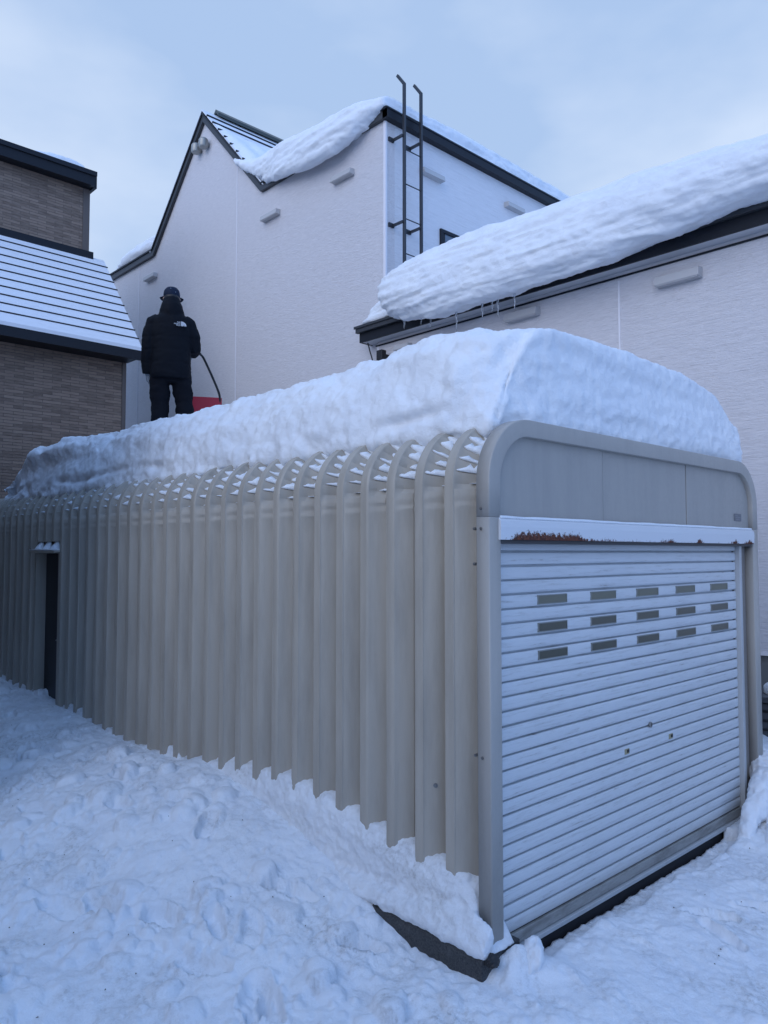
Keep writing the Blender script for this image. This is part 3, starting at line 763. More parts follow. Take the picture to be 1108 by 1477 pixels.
# trims along the gable outline
def trim_line(pts, th, x0, x1, name, m, drop=.12):
    """dark band following an outline in the YZ plane"""
    rings = []; n = len(pts)
    for i, (y, z) in enumerate(pts):
        a = Vector(pts[max(i - 1, 0)]); b = Vector(pts[min(i + 1, n - 1)]); c = Vector((y, z))
        d1 = (c - a).normalized() if i else (b - c).normalized(); d2 = (b - c).normalized() if i < n - 1 else d1
        t = (d1 + d2).normalized(); nn = Vector((-t.y, t.x)); 
        if nn.y < 0: nn = -nn
        k = 1 / max(.5, nn.dot(Vector((-d1.y, d1.x))) if Vector((-d1.y, d1.x)).y > 0 else nn.dot(Vector((d1.y, -d1.x))))
        up = c + nn * th * k * .5; dn = c - nn * th * k * .5
        rings.append([(x0, dn.x, dn.y), (x0, up.x, up.y), (x1, up.x, up.y), (x1, dn.x, dn.y)])
    o = MB().loft(rings).build(name, m, house); recalc(o); return o
prof_top = list(zip(gy, gz))
prof_top[0] = (8.38, RZ); 
trim_line(prof_top, .13, GXp - .07, GXp + .25, 'roof_trim', M['trim2'])
trim_line([(a, b + .075) for a, b in prof_top], .035, GXp - .095, GXp + .25, 'trim_cap', M['trim'])
MB().box(GXp - .07, 14.3, 8.37, 8.485, RZ - .075, RZ + .055).build('side_fascia', M['trim'], house)
MB().box(GXp - .09, 14.3, 8.36, 8.485, RZ + .057, RZ + .085).build('side_cap', M['trim'], house)
# roofs
for a_, b_ in ((8.5, 11.8), (16.15, 18.35)): MB().box(GXp + .25, 14.2, a_, b_, RZ - .1, RZ + .05).build('flat_roof', M['trim2'], house)
sl = MB()
x0r, x1r = GXp - .09, 14.2
for (ya, za, yb, zb) in ((11.72, RZ + .02, 13.97, 11.10), (16.23, RZ + .02, 13.97, 11.10)):
    sl.add([(x0r, ya, za), (x1r, ya, za), (x1r, yb, zb), (x0r, yb, zb), (x0r, ya, za + .03), (x1r, ya, za + .03), (x1r, yb, zb + .03), (x0r, yb, zb + .03)],
           [(0, 1, 2, 3), (4, 5, 6, 7), (0, 1, 5, 4), (1, 2, 6, 5), (2, 3, 7, 6), (3, 0, 4, 7)])
go = sl.build('gable_roof', M['dust'], house); recalc(go)
bt = MB()
for k in range(1, 10):
    f = k / 10.; y = 11.72 + (13.97 - 11.72) * f; z = RZ + .05 + (11.13 - RZ - .05) * f
    bt.box(x0r - .01, x1r, y - .012, y + .014, z - .01, z + .028)
bt.build('batten', M['trim'], go)
MB().prism([(13.86, 11.08), (13.97, 11.19), (14.08, 11.08), (14.08, 11.15), (13.97, 11.26), (13.86, 11.15)][::1], 'x', 8.30, 13.6).build('ridge_vent', mat('greenish_ridge_cap', (.05, .06, .055), .4), house)
# hooded vents
def hood_vent(y, z, w=.50, h=.10, face='x', x=None, label=None):
    mb = MB()
    if face == 'x':
        X = x
        mb.add([(X, y, z + h * .5), (X, y + w, z + h * .5), (X - .10, y + w, z + h * .42), (X - .10, y, z + h * .42), (X, y, z - h * .5), (X, y + w, z - h * .5), (X - .115, y + w, z - h * .45), (X - .115, y, z - h * .45)],
               [(0, 1, 2, 3), (4, 5, 6, 7), (0, 3, 7, 4), (1, 5, 6, 2), (3, 2, 6, 7), (0, 4, 5, 1)])
        mb.box(X - .105, X - .01, y + .015, y + w - .015, z - h * .5 - .006, z - h * .5 + .01)
    else:
        Y = x
        mb.add([(y, Y, z + h * .5), (y + w, Y, z + h * .5), (y + w, Y - .10, z + h * .42), (y, Y - .10, z + h * .42), (y, Y, z - h * .5), (y + w, Y, z - h * .5), (y + w, Y - .115, z - h * .45), (y, Y - .115, z - h * .45)],
               [(0, 1, 2, 3), (4, 5, 6, 7), (0, 3, 7, 4), (1, 5, 6, 2), (3, 2, 6, 7), (0, 4, 5, 1)])
    o = mb.build('hood_vent', M['vent'], house, False, .004); recalc(o); return o
hood_vent(11.27, 8.08, x=GXp); hood_vent(9.22, 8.08, x=GXp); hood_vent(16.0, 8.17, x=GXp)
hood_vent(8.83, 8.09, .5, face='y', x=8.49); hood_vent(11.05, 8.23, .5, face='y', x=8.49)
for y in (14.13, 13.83):
    mb = MB().tube([(GXp, y, 10.33), (GXp - .10, y, 10.33)], .05, 14).tube([(GXp - .12, y, 10.24), (GXp - .12, y, 10.27), (GXp - .12, y, 10.40), (GXp - .12, y, 10.43)], [.085, .10, .10, .075], 16)
    mb.build('round_vent', M['alum'], house, True, .004)
# window behind the ladder
wn = MB().box(9.30, 10.35, 8.455, 8.492, 6.5, 6.56).box(9.30, 10.35, 8.455, 8.492, 7.21, 7.27).box(9.30, 9.37, 8.455, 8.492, 6.56, 7.21).box(10.28, 10.35, 8.455, 8.492, 6.56, 7.21).box(9.37, 9.42, 8.47, 8.4905, 6.56, 7.21).build('window', M['trim'], house, False, .004)
MB().box(9.42, 10.28, 8.478, 8.488, 6.56, 7.21).build('pane', M['glass'], wn)

# low wing
WXp = 8.0
ww = MB().box(WXp, WXp + .055, 8.4751, 8.60, .90, 5.124).box(WXp, WXp + .2, -3., 8.475, .90, 5.124).build('wing_wall', M['pink'], house)
MB().box(WXp + .2, 14.2, -3., -2.8, -.3, 5.2).build('wing_end_wall', M['pink'], house)
MB().box(WXp - .012, WXp + .055, 8.572, 8.612, .9, 5.058).build('corner_strip', M['corner'], house, False, .004)
MB().box(WXp + .03, WXp + .19, -2.98, 8.47, -.4, .875).build('foundation', M['foundation'], house)
MB().box(WXp - .02, WXp + .03, -2.99, 8.47, .875, .9).build('drip_edge', M['corner'], house)
for y in (4.50, .6):
    MB().box(WXp - .007, WXp + .001, y - .010, y + .010, .9, 5.03).build('panel_joint', M['corner'], house)
MB().box(7.832, WXp + .055, -3.4, 8.768, 5.125, 5.14).build('soffit', M['soffit'], house)
MB().box(WXp - .018, WXp - .001, -3., 8.63, 5.060, 5.080).build('soffit_trim', M['trim'], house)
# eave: fascia plus gutter step
MB().box(7.80, 7.83, -3.4, 8.80, 5.12, 5.33).build('fascia', M['trim'], house)
MB().box(7.74, 7.798, -3.4, 8.83, 5.26, 5.35).box(7.72, 7.739, -3.4, 8.85, 5.325, 5.365).build('gutter', M['trim2'], house, False, .004)
MB().box(7.832, WXp + .055, 8.77, 8.80, 5.12, 5.33).build('fascia_end', M['trim'], house)
rf = MB().prism([(7.74, 5.352), (7.74, 5.37), (14.3, 5.70), (14.3, 5.68)], 'y', -3.4, 8.489).prism([(7.74, 5.352), (7.74, 5.37), (8.05, 5.386), (8.05, 5.368)], 'y', 8.4895, 8.82)
o = rf.build('wing_roof', M['trim'], house); recalc(o)
hood_vent(3.52, 4.87, .50, .11, x=WXp); hood_vent(5.59, 4.93, .50, .11, x=WXp); hood_vent(7.85, 4.93, .3, .08, x=WXp)
MB().tube([(WXp, 8.36, 4.86), (WXp - .10, 8.36, 4.86)], .03, 10).box(WXp - .20, WXp - .10, 8.30, 8.42, 4.78, 4.93).build('wall_lamp', M['black'], house, False, .01)
# overhead cable from the eave
o = MB().tube([(7.90, 8.72, 5.13), (7.925, 8.70, 5.0), (7.95, 8.66, 4.84), (7.965, 8.63, 4.2)], .010, 8).build('eave_cable', M['black'], None, True, origin=(7.90, 8.72, 5.13))
tag(o, 'black cable hanging down from the left end of the wing eave', 'cable')

# ladder on the side wall (stands on the wing roof)
lad = thing('roof_ladder', 'dark steel ladder fixed to the pale side wall, rising above the roof edge', 'ladder', (8.43, 8.25, 5.35))
def bar(mb, a, b, w, d):
    """flat bar between a and b (both near-vertical or in YZ)"""
    a = Vector(a); b = Vector(b); t = (b - a).normalized(); x = Vector((1, 0, 0)); x = (x - t * x.dot(t)).normalized(); y = t.cross(x)
    r = lambda p: [p + x * w / 2 + y * d / 2, p - x * w / 2 + y * d / 2, p - x * w / 2 - y * d / 2, p + x * w / 2 - y * d / 2]
    mb.loft([r(a), r(b)])
for x, zt in ((8.236, 9.20), (8.612, 9.20)):
    mb = MB(); bar(mb, (x, 8.25, 5.3), (x, 8.25, zt - .0), .040, .045); bar(mb, (x, 8.25, zt - .01), (x, 8.40, zt + .19), .040, .045)
    o = mb.build('rail', M['ladder'], lad, False, .004); recalc(o)
for z in (8.72, 8.17, 7.62, 7.07, 6.52, 5.97, 5.5):
    MB().tube([(8.22, 8.25, z - .02), (8.63, 8.25, z - .02)], .009, 8).build('rung', M['ladder'], lad, True)
for z in (8.36, 6.99):
    for x in (8.236, 8.612):
        mb = MB(); bar(mb, (x - .03, 8.25, z), (x - .03, 8.49, z), .035, .035); mb.box(x - .12, x - .01, 8.462, 8.489, z - .035, z + .03); o = mb.build('bracket', M['ladder'], lad); recalc(o)

# ------------------------------------------------------------------ snow on the houses
def strata_disp(seed, amp=1., axis_='y', fine=1.):
    def f(V, N):
        x, y, z = V.T; s = y if axis_ == 'y' else x
        side = 1 - sstep(.6, .95, N[:, 2])
        d = .05 * amp * fbm(P3(x * 1.1, y * 1.1, z * 1.6), 4, seed)
        wz = z + .05 * fbm(P3(x * 1.5, y * 1.5, z), 3, seed + 7); lay = fbm(P3(x * .9, y * .75, wz * 10.), 4, seed + 1, .6)
        d += side * .050 * amp * lay
        d += side * .018 * amp * fbm(P3(x * 2.2, y * 2.2, wz * 27), 3, seed + 5)
        d += side * .014 * amp * fbm(P3(x * 4, y * 4, z * 9), 4, seed + 2) * fine
        d += .014 * fbm(P3(x * 13, y * 13, z * 19), 4, seed + 3) * fine
        return V + N * d[:, None]
    return f
def wing_snow():
    mb = MB(); rings = []
    Y = [-3.09, 0.0, 2.06, 2.73, 3.19, 3.86, 4.89, 6.18, 7.11, 7.60, 7.80, 7.92]
    T = [5.92, 5.96, 5.95, 5.94, 6.0, 6.05, 6.09, 6.14, 6.12, 6.08, 6.03, 5.94]
    B = [5.4, 5.35, 5.32, 5.27, 5.23, 5.14, 5.07, 5.04, 5.07, 5.14, 5.22, 5.33]
    for y, t, b in zip(Y, T, B):
        h = t - b; e = 0 if y < 7.4 else (y - 7.4) * .16
        rings.append([(7.85, y, max(b, 5.2) + .08), (7.64 + e * .5, y, b + .03), (7.49 + e, y, b + .02), (7.36 + e, y, b + .12 * h + .03), (7.30 + e, y, b + .34 * h), (7.31 + e, y, b + .55 * h), (7.41 + e, y, b + .76 * h), (7.58 + e, y, b + .92 * h), (7.85, y, t), (8.6, y, t + .09), (10, y, t + .20), (12, y, t + .32), (13.6, y, t + .33), (13.8, y, 5.72), (10, y, 5.52), (8.2, y, 5.42)])
    mb.loft(rings)
    o = voxel_shape(mb, .026, strata_disp(51, 1.0), 'eave_snow', M['snow'], None, 3, (7.5, 4, 5.3))
    tag(o, 'huge rounded roll of layered snow bulging over the eave of the right wing', 'snow')
    # the smaller sloping wedge at the left end
    mb = MB(); rings = []
    for y, t, x0 in ((7.80, 5.95, 7.72), (8.05, 5.88, 7.74), (8.30, 5.78, 7.76), (8.55, 5.66, 7.78), (8.75, 5.47, 7.80)):
        xa = 9.5 if y < 8.4 else 8.04; xb = 8.3 if y < 8.4 else 8.02
        rings.append([(x0, y, 5.375), (x0 - .03, y, 5.375 + (t - 5.375) * .3), (x0 + .03, y, 5.375 + (t - 5.375) * .75), (x0 + .14, y, t), (xb, y, t + (.10 if y < 8.4 else .04)), (xa, y, t + (.16 if y < 8.4 else .04)), (xa, y, 5.42)])
    mb.loft(rings)
    o = voxel_shape(mb, .03, strata_disp(61, .7), 'eave_snow', M['snow'], None, 2, (7.7, 8, 5.3))
    tag(o, 'small sloping wedge of snow at the left tip of the wing eave', 'snow')
wing_snow()
def roof_snows():
    mb = MB(); rings = []
    # flat roof block: overhangs the front trim, widest at the middle
    Y = [8.42, 8.62, 9.0, 9.5, 10.15, 11.0, 11.6, 12.0, 12.35, 12.7]
    T = [9.00, 9.06, 9.12, 9.16, 9.20, 9.32, 9.38, 9.42, 9.50, 9.64]
    B = [8.82, 8.74, 8.54, 8.40, 8.42, 8.54, 8.70, 8.98, 9.22, 9.50]
    for y, t, b in zip(Y, T, B):
        o_ = min(1., max(.05, (RZ + .1 - b) / .3)); x0 = 7.94 - .22 * o_
        h = t - b
        rings.append([(8.2, y, max(b, RZ + .05)), (x0 + .12, y, b), (x0 + .02, y, b + .08 * h), (x0 - .02, y, b + .35 * h), (x0 + .02, y, b + .62 * h), (x0 + .12, y, b + .85 * h), (x0 + .35, y, t), (9.5, y, t + .06), (12, y, t + .06), (14.0, y, t), (14.1, y, RZ + .1 if b < 8.9 else b), (11, y, RZ + .1 if b < 8.9 else b)])
    mb.loft(rings)
    o = voxel_shape(mb, .028, strata_disp(71, .9), 'flat_roof_snow', M['snow'], None, 2, (10, 10, 8.8))
    tag(o, 'layered snow on the flat roof between the gable and the ladder, sagging over the edge', 'snow')
    # thin apron of snow on the gable slope just above the block
    V = []; nx, ny = 60, 60
    for i in range(nx):
        x = 7.99 + (11.5 - 7.99) * i / (nx - 1)
        for j in range(ny):
            f = j / (ny - 1) * (.84 - .10 * math.sin(i * .12)); y = 11.75 + (13.97 - 11.75) * f; z = RZ + .05 + (11.13 - RZ - .05) * f
            th = .085 + .24 * (1 - j / (ny - 1)) ** 2 + .03 * vnoise(np.array([[x * 4, y * 4, 1.]]))[0]
            th *= min(1, (ny - 1 - j) / 6.) * min(1., i / 3. + .2) ; V.append((x, y - th * .55, z + th * .6 - .01))
    o = fast_mesh('gable_slope_snow', np.array(V), grid_faces(nx, ny), M['snow'], None, True, (8, 12, 9)); 
    tag(o, 'patch of thin snow on the lower slope of the gable roof', 'snow')
    mb = MB(); rings = []
    for y, t, x0 in ((16.05, 9.32, 8.2), (16.5, 9.34, 8.1), (17.1, 9.28, 8.04), (17.7, 9.20, 8.04), (18.1, 9.05, 8.1), (18.33, 8.86, 8.2)):
        h = t - 8.8
        rings.append([(x0, y, 8.8), (x0 - .08, y, 8.8 + .3 * h), (x0, y, 8.8 + .7 * h), (x0 + .25, y, t), (10, y, t + .1), (13, y, t), (13.2, y, 8.8)])
    mb.loft(rings)
    o = voxel_shape(mb, .05, strata_disp(81, 1.0), 'flat_roof_snow', M['snow'], None, 2, (10, 17, 8.8))
    tag(o, 'far mound of snow on the low flat roof left of the gable', 'snow')
roof_snows()
# icicles under the roll
iy = [(7.29, 0.16, 'medium icicle below the torn left edge of the snow roll'), (6.64, 0.34, 'longest icicle hanging from the snow roll above the garage snow'),
      (6.2, 0.28, 'second longest icicle, in the middle of the row'), (6.04, 0.22, 'left one of a close pair of icicles in the middle of the row'), (5.95, 0.3, 'right one of a close pair of icicles in the middle of the row'),
      (5.69, 0.26, 'long lone icicle at the right end of the row'), (7.62, 0.14, 'leftmost icicle, beside the bare dark fascia'), (7.11, 0.18, 'curved icicle left of the longest icicle')]
for y, L, lb in iy:
    zt = 5.14 + .05 * (y > 7.2); n = 8; x = 7.60
    pts = [(x + .004 * math.sin(i * 1.3 + y), y + .004 * math.cos(i * 1.9 + y), zt + .04 - (L + .04) * i / n) for i in range(n + 1)]
    rs = [.017 * (1 - i / n) ** .8 * (1 + .15 * math.sin(i * 3.1)) + .0025 for i in range(n + 1)]
    o = MB().tube(pts, rs, 8).build('icicle', M['ice'], None, True, origin=(x, y, zt)); tag(o, lb, 'icicle', 'icicles under the snow roll')

# ------------------------------------------------------------------ brown house
bh = thing('brown_house', 'dark brown brick-sided house with dark eaves and a lean-to roof dusted with snow', 'house', (5.9, 13, 0))
MB().box(-9, 5.96, 13.0, 13.2, -.3, 5.36).build('lower_wall', M['brown'], bh)
MB().box(5.76, 5.96, 13.2, 19, -.3, 5.3).box(5.6, 5.78, 14.5, 19, 5.3, 8.799).build('side_wall', M['brown'], bh)
MB().box(5.90, 5.975, 12.985, 13.06, -.3, 5.3).build('corner_strip', mat('brown_corner', (.12, .10, .09), .6), bh, False, .004)
MB().box(-9, 5.78, 14.3, 14.5, 7.2, 8.799).build('upper_wall', M['brown'], bh)
MB().box(5.66, 5.79, 14.285, 14.35, 7.45, 8.795).build('corner_strip', mat('brown_corner', (.12, .10, .09), .6), bh, False, .004)
MB().box(-9, 6.06, 12.50, 12.55, 5.22, 5.44).build('eave_fascia', M['trim'], bh)
MB().box(-9, 6.0, 12.55, 13.0, 5.25, 5.30).build('eave_soffit', M['trim'], bh)
E0 = (12.49, 5.44); E1 = (14.14, 7.44)
xe = 6.02
rs_ = MB().add([(-9, E0[0], E0[1]), (xe, E0[0], E0[1]), (xe, E1[0], E1[1]), (-9, E1[0], E1[1]), (-9, E0[0], E0[1] - .06), (xe, E0[0], E0[1] - .06), (xe, E1[0] + .06, E1[1] - .06), (-9, E1[0] + .06, E1[1] - .06)],
               [(0, 1, 2, 3), (4, 5, 6, 7), (0, 1, 5, 4), (1, 2, 6, 5), (2, 3, 7, 6), (3, 0, 4, 7)])
lr = rs_.build('lean_to_roof', M['dust'], bh); recalc(lr)
bt = MB(); nb = 11
for k in range(1, nb):
    f = k / nb; y = E0[0] + (E1[0] - E0[0]) * f; z = E0[1] + (E1[1] - E0[1]) * f
    bt.box(-9, xe + .01, y - .011, y + .011, z - .003, z + .016)
bt.build('batten', M['trim'], lr)
MB().box(-9, 5.80, 14.10, 14.295, 7.37, 7.53).build('flashing', M['trim'], bh)
MB().prism([(12.5, 5.35), (14.2, 7.38), (14.2, 5.35)], 'x', 5.9, 5.98).build('verge_wall', M['trim'], bh)
MB().box(-9, 5.77, 14.02, 14.10, 8.77, 9.00).box(-9, 5.80, 13.99, 14.019, 8.955, 9.04).build('upper_fascia', M['trim'], bh)
MB().box(5.785, 5.84, 14.101, 19, 8.77, 9.00).build('verge_fascia', M['trim'], bh)
MB().box(-9, 5.784, 14.101, 19, 8.80, 8.99).build('upper_roof', M['trim'], bh)
mb = MB(); rings = []
for x, t in ((-9, .12), (4.6, .14), (5.0, .26), (5.4, .30), (5.60, .25), (5.70, .12)):
    rings.append([(x, 14.12, 9.0), (x, 14.22, 9.04 + t * .75), (x, 14.6, 9.04 + t), (x, 17, 9.04 + t), (x, 18.8, 9.04 + t * .5), (x, 18.8, 9.0)])
mb.loft(rings)
o = voxel_shape(mb, .06, strata_disp(91, .4), 'upper_roof_snow', M['snow'], None, 2, (4, 15, 9.2))
tag(o, 'low cap of snow on the flat top roof of the brown house', 'snow')

MB().box(-9, 1.3, 5.6, 5.8, -.3, 4.8).build('wing_wall', M['brown'], bh)  # unseen brown block added out of frame, darkening the far ribs
MB().box(1.1, 1.3, 5.8, 12.98, -.3, 4.8).build('wing_wall', M['brown'], bh)
MB().box(-9, 1.4, 5.5, 12.4, 4.8, 4.92).build('wing_roof', M['trim'], bh)  # top of the added unseen block
# unseen low block added left of the frame to shade ground and ribs
MB().box(-2.6, -2.4, -7, 5.58, -.3, 2.15).build('shade_block_wall', M['brown'], bh)
MB().box(-9, -2.3, -7.2, 5.48, 2.15, 2.3).build('shade_block_roof', M['trim'], bh)
# dark louvred unit right of the garage
bx = thing('louvred_unit', 'dark grey slatted outdoor unit beside the pink wall, capped with snow', 'outdoor unit', (7.35, 2.5, 0))
MB().box(7.02, 7.78, 2.0, 2.72, -.12, .60).build('cabinet', mat('dark_cabinet', (.035, .04, .05), .5), bx, False, .008)
mb = MB()
for k in range(8):
    z = .02 + k * .078; mb.box(6.995, 7.019, 1.98, 2.74, z - .03, z + .022)
    mb.box(7.0, 7.80, 1.975, 1.999, z - .03, z + .022)
mb.build('louvres', mat('charcoal_slats', (.055, .06, .07), .45), bx, False, .003)
MB().box(6.97, 7.82, 1.95, 2.76, .60, .65).build('lid', mat('dark_lid', (.06, .065, .075), .45), bx, False, .006)
mb = MB(); V, F = blob((7.4, 2.36, .68), (.38, .36, .15), 44, .15, 4); mb.add(V, F); o = mb.build('cap_snow', M['snow'], None, True, origin=(7.4, 2.36, .65)); tag(o, 'rounded cap of snow on the dark slatted unit', 'snow')

# ------------------------------------------------------------------ person with scoop
PX, PY, PZ = 4.03, 7.66, 3.04
hd_ = Vector((PX, PY, 0)).normalized(); RT = Vector((hd_.y, -hd_.x, 0))
def W(x, y, z): 
    p = Vector((PX, PY, PZ)) + RT * x + hd_ * y; return (p.x, p.y, PZ + z)
person = thing('person', 'person in black padded jacket, dark cap and grey gloves clearing snow on the garage', 'person', (PX, PY, PZ))
def ell(cx, cy, z, rx, ry, n=20, pw=1., sk=0.):
    out = []
    for k in range(n):
        a = 2 * PI * k / n; c, s = math.cos(a), math.sin(a)
        out.append(W(cx + rx * math.copysign(abs(c) ** pw, c), cy + ry * math.copysign(abs(s) ** pw, s), z + sk * s))
    return out
def chain(mb, pts, rs, seg=14): mb.tube([W(*p) for p in pts], rs, seg)
# pose
LS, LE, LW = (-.182, -.01, 1.36), (-.238, .00, 1.06), (-.228, .06, .80)
RS, RE, RW = (.182, -.01, 1.36), (.250, .02, 1.10), (.225, .27, 1.12)
def hand(mb, w, fwd, down, side, s=1.):
    """palm with four fingers and a thumb; fwd = direction of the fingers, down = palm normal, side = towards the thumb"""
    w, f, d, t = Vector(w), Vector(fwd).normalized(), Vector(down).normalized(), Vector(side).normalized()
    g = lambda a, b, c: tuple(w + f * a + t * b + d * c)
    chain(mb, [g(-.02, 0, 0), g(.03, 0, 0), g(.08, 0, .004)], [.026, .034, .030], 10)
    chain(mb, [g(.03, -.018, 0), g(.088, -.022, .004)], [.022, .018], 8)
    for i, (o_, L) in enumerate(((.030, .068), (.010, .078), (-.011, .072), (-.031, .056))):
        p = [g(.075, o_, .004), g(.075 + L * .42, o_ * 1.08, .012), g(.075 + L * .75, o_ * 1.08, .034), g(.075 + L * .86, o_ * 1.05, .056)]
        chain(mb, p, [.0115, .0105, .0095, .008], 8)
    chain(mb, [g(.015, .022, .004), g(.045, .050, .014), g(.078, .058, .026)], [.015, .012, .010], 8)
body = MB()
for s in (-1, 1):
    hx = .095 * s; fx = (.15 if s > 0 else -.10); fy = .02 if s < 0 else .0
    chain(body, [(hx, 0, .92), (hx * 1.05 + .01 * s, .01, .70), (fx * .95, .03, .48), (fx, .0, .25), (fx, -.01, .10)], [.085, .078, .055, .052, .038])
    chain(body, [(fx, -.03, .05), (fx, .06, .035), (fx, .15, .025)], [.04, .036, .025], 10)
chain(body, [(0, 0, .88), (0, 0, 1.0), (0, .0, 1.2), (0, -.01, 1.36), (0, -.01, 1.44)], [.13, .125, .145, .14, .07], 18)
chain(body, [(-.2, -.01, 1.37), (0, -.01, 1.40), (.2, -.01, 1.37)], [.06, .075, .06])
chain(body, [(0, -.01, 1.40), (0, .005, 1.54)], [.058, .056])
# head with face (turned slightly down, facing away from the photographer)
HC = (.0, .02, 1.635)
rings = []
for z, rx, ry, cy in ((1.515, .030, .035, .075), (1.535, .048, .06, .055), (1.565, .062, .082, .035), (1.60, .072, .094, .022), (1.64, .077, .098, .015), (1.68, .076, .096, .01), (1.71, .068, .085, .005), (1.735, .048, .06, 0), (1.745, .02, .025, 0)):
    rings.append(ell(0, cy, z, rx, ry, 18))
body.loft(rings)
chain(body, [(0, .108, 1.645), (0, .126, 1.615), (0, .128, 1.600)], [.008, .012, .013], 8)
chain(body, [(-.022, .098, 1.567), (0, .106, 1.566), (.022, .098, 1.567)], [.005, .007, .005], 8)
for s in (-1, 1): 
    chain(body, [(.076 * s, .012, 1.655), (.084 * s, .004, 1.635), (.078 * s, .012, 1.605)], [.010, .014, .009], 8)
    chain(body, [(.018 * s, .096, 1.66), (.048 * s, .086, 1.66)], [.007, .006], 6)
chain(body, [LS, LE, LW], [.055, .045, .030]); chain(body, [RS, RE, RW], [.055, .045, .030])
hand(body, LW, (.06, .12, -1), (.5, .9, .1), (.2, 1, .1)); 
hand(body, RW, (-.35, .9, -.15), (0, -.3, -1), (-1, -.3, .2))
bo = voxel_shape(body, .0075, None, 'body', M['skin'], person, 2)
# eyes
for s in (-1, 1):
    V, F = blob(W(.031 * s, .100, 1.648), (.010, .010, .008), 3, 0., 2); MB().add(V, F).build('eye', M['white'], bo, True)
# trousers
tr = MB()
for s in (-1, 1):
    hx = .10 * s; fx = (.155 if s > 0 else -.105)
    chain(tr, [(hx * .9, 0, .92), (hx * 1.05 + .012 * s, .01, .70), (fx * .97, .03, .48), (fx, .0, .25), (fx, -.01, .08)], [.118, .108, .096, .090, .086], 18)
tr.loft([ell(0, 0, .70, .13, .10, 24), ell(0, 0, .80, .175, .125, 24), ell(0, 0, .92, .185, .13, 24), ell(0, 0, 1.0, .17, .12, 24)])
def cloth(seed, a=.012, f=(5, 5, 7)):
    def g(V, N):
        q = V * np.array(f); d = a * fbm(q, 3, seed) + a * .5 * np.abs(fbm(q * 2.3, 3, seed + 1)); return V + N * d[:, None]
    return g
voxel_shape(tr, .012, cloth(101, .016, (7, 7, 11)), 'trousers', M['trousers'], person, 3)
for s in (-1, 1):
    fx = (.155 if s > 0 else -.105); mb = MB()
    chain(mb, [(fx, -.02, .16), (fx, -.025, .05), (fx, -.02, .025)], [.062, .058, .052], 14); chain(mb, [(fx, -.05, .04), (fx, .07, .045), (fx, .17, .03)], [.052, .052, .038], 14)
    voxel_shape(mb, .01, None, 'boot', M['boot'], person, 3)
# jacket: boxy padded body, sleeves, stand-up hood collar
jk = MB()
jr = []
for z, rx, ry, cy, cx in ((.735, .208, .150, 0, 0.0), (.77, .214, .155, 0, 0), (.9, .210, .157, 0, 0), (1.05, .207, .154, 0, 0), (1.2, .212, .152, 0, 0), (1.32, .212, .146, -.005, 0), (1.40, .182, .130, -.01, 0), (1.445, .135, .112, -.01, 0), (1.48, .105, .102, -.01, 0)):
    jr.append(ell(cx, cy, z, rx, ry, 28, .8))
jk.loft(jr)
jk.loft([ell(0, -.01, 1.42, .142, .125, 24), ell(0, -.012, 1.48, .132, .132, 24), ell(0, -.010, 1.54, .116, .128, 24), ell(0, -.004, 1.59, .098, .114, 24), ell(0, .0, 1.635, .084, .100, 24), ell(0, .0, 1.648, .075, .08, 24)])
chain(jk, [(-.14, -.01, 1.375), LS, (-.230, -.005, 1.20), LE, (-.246, .03, .93), (-.236, .055, .805)], [.080, .080, .075, .071, .066, .060], 18)
chain(jk, [(.14, -.01, 1.375), RS, (.234, .0, 1.22), RE, (.245, .14, 1.09), (.228, .235, 1.115)], [.080, .080, .076, .074, .067, .058], 18)
def jfold(V, N):
    x, y, z = V.T; lz = z - PZ
    q = ((lz * 7.2) % 1.0); seam = np.exp(-((q - .5) / .09) ** 2)      # stitched quilting seams
    body_ = (lz < 1.38)
    d = .010 * fbm(V * np.array((6, 6, 8)), 3, 111) + .007 * np.abs(fbm(V * 15, 3, 112)) - .003 * seam * body_
    return V + N * d[:, None]
jo = voxel_shape(jk, .011, jfold, 'jacket', M['jacket'], person, 3)
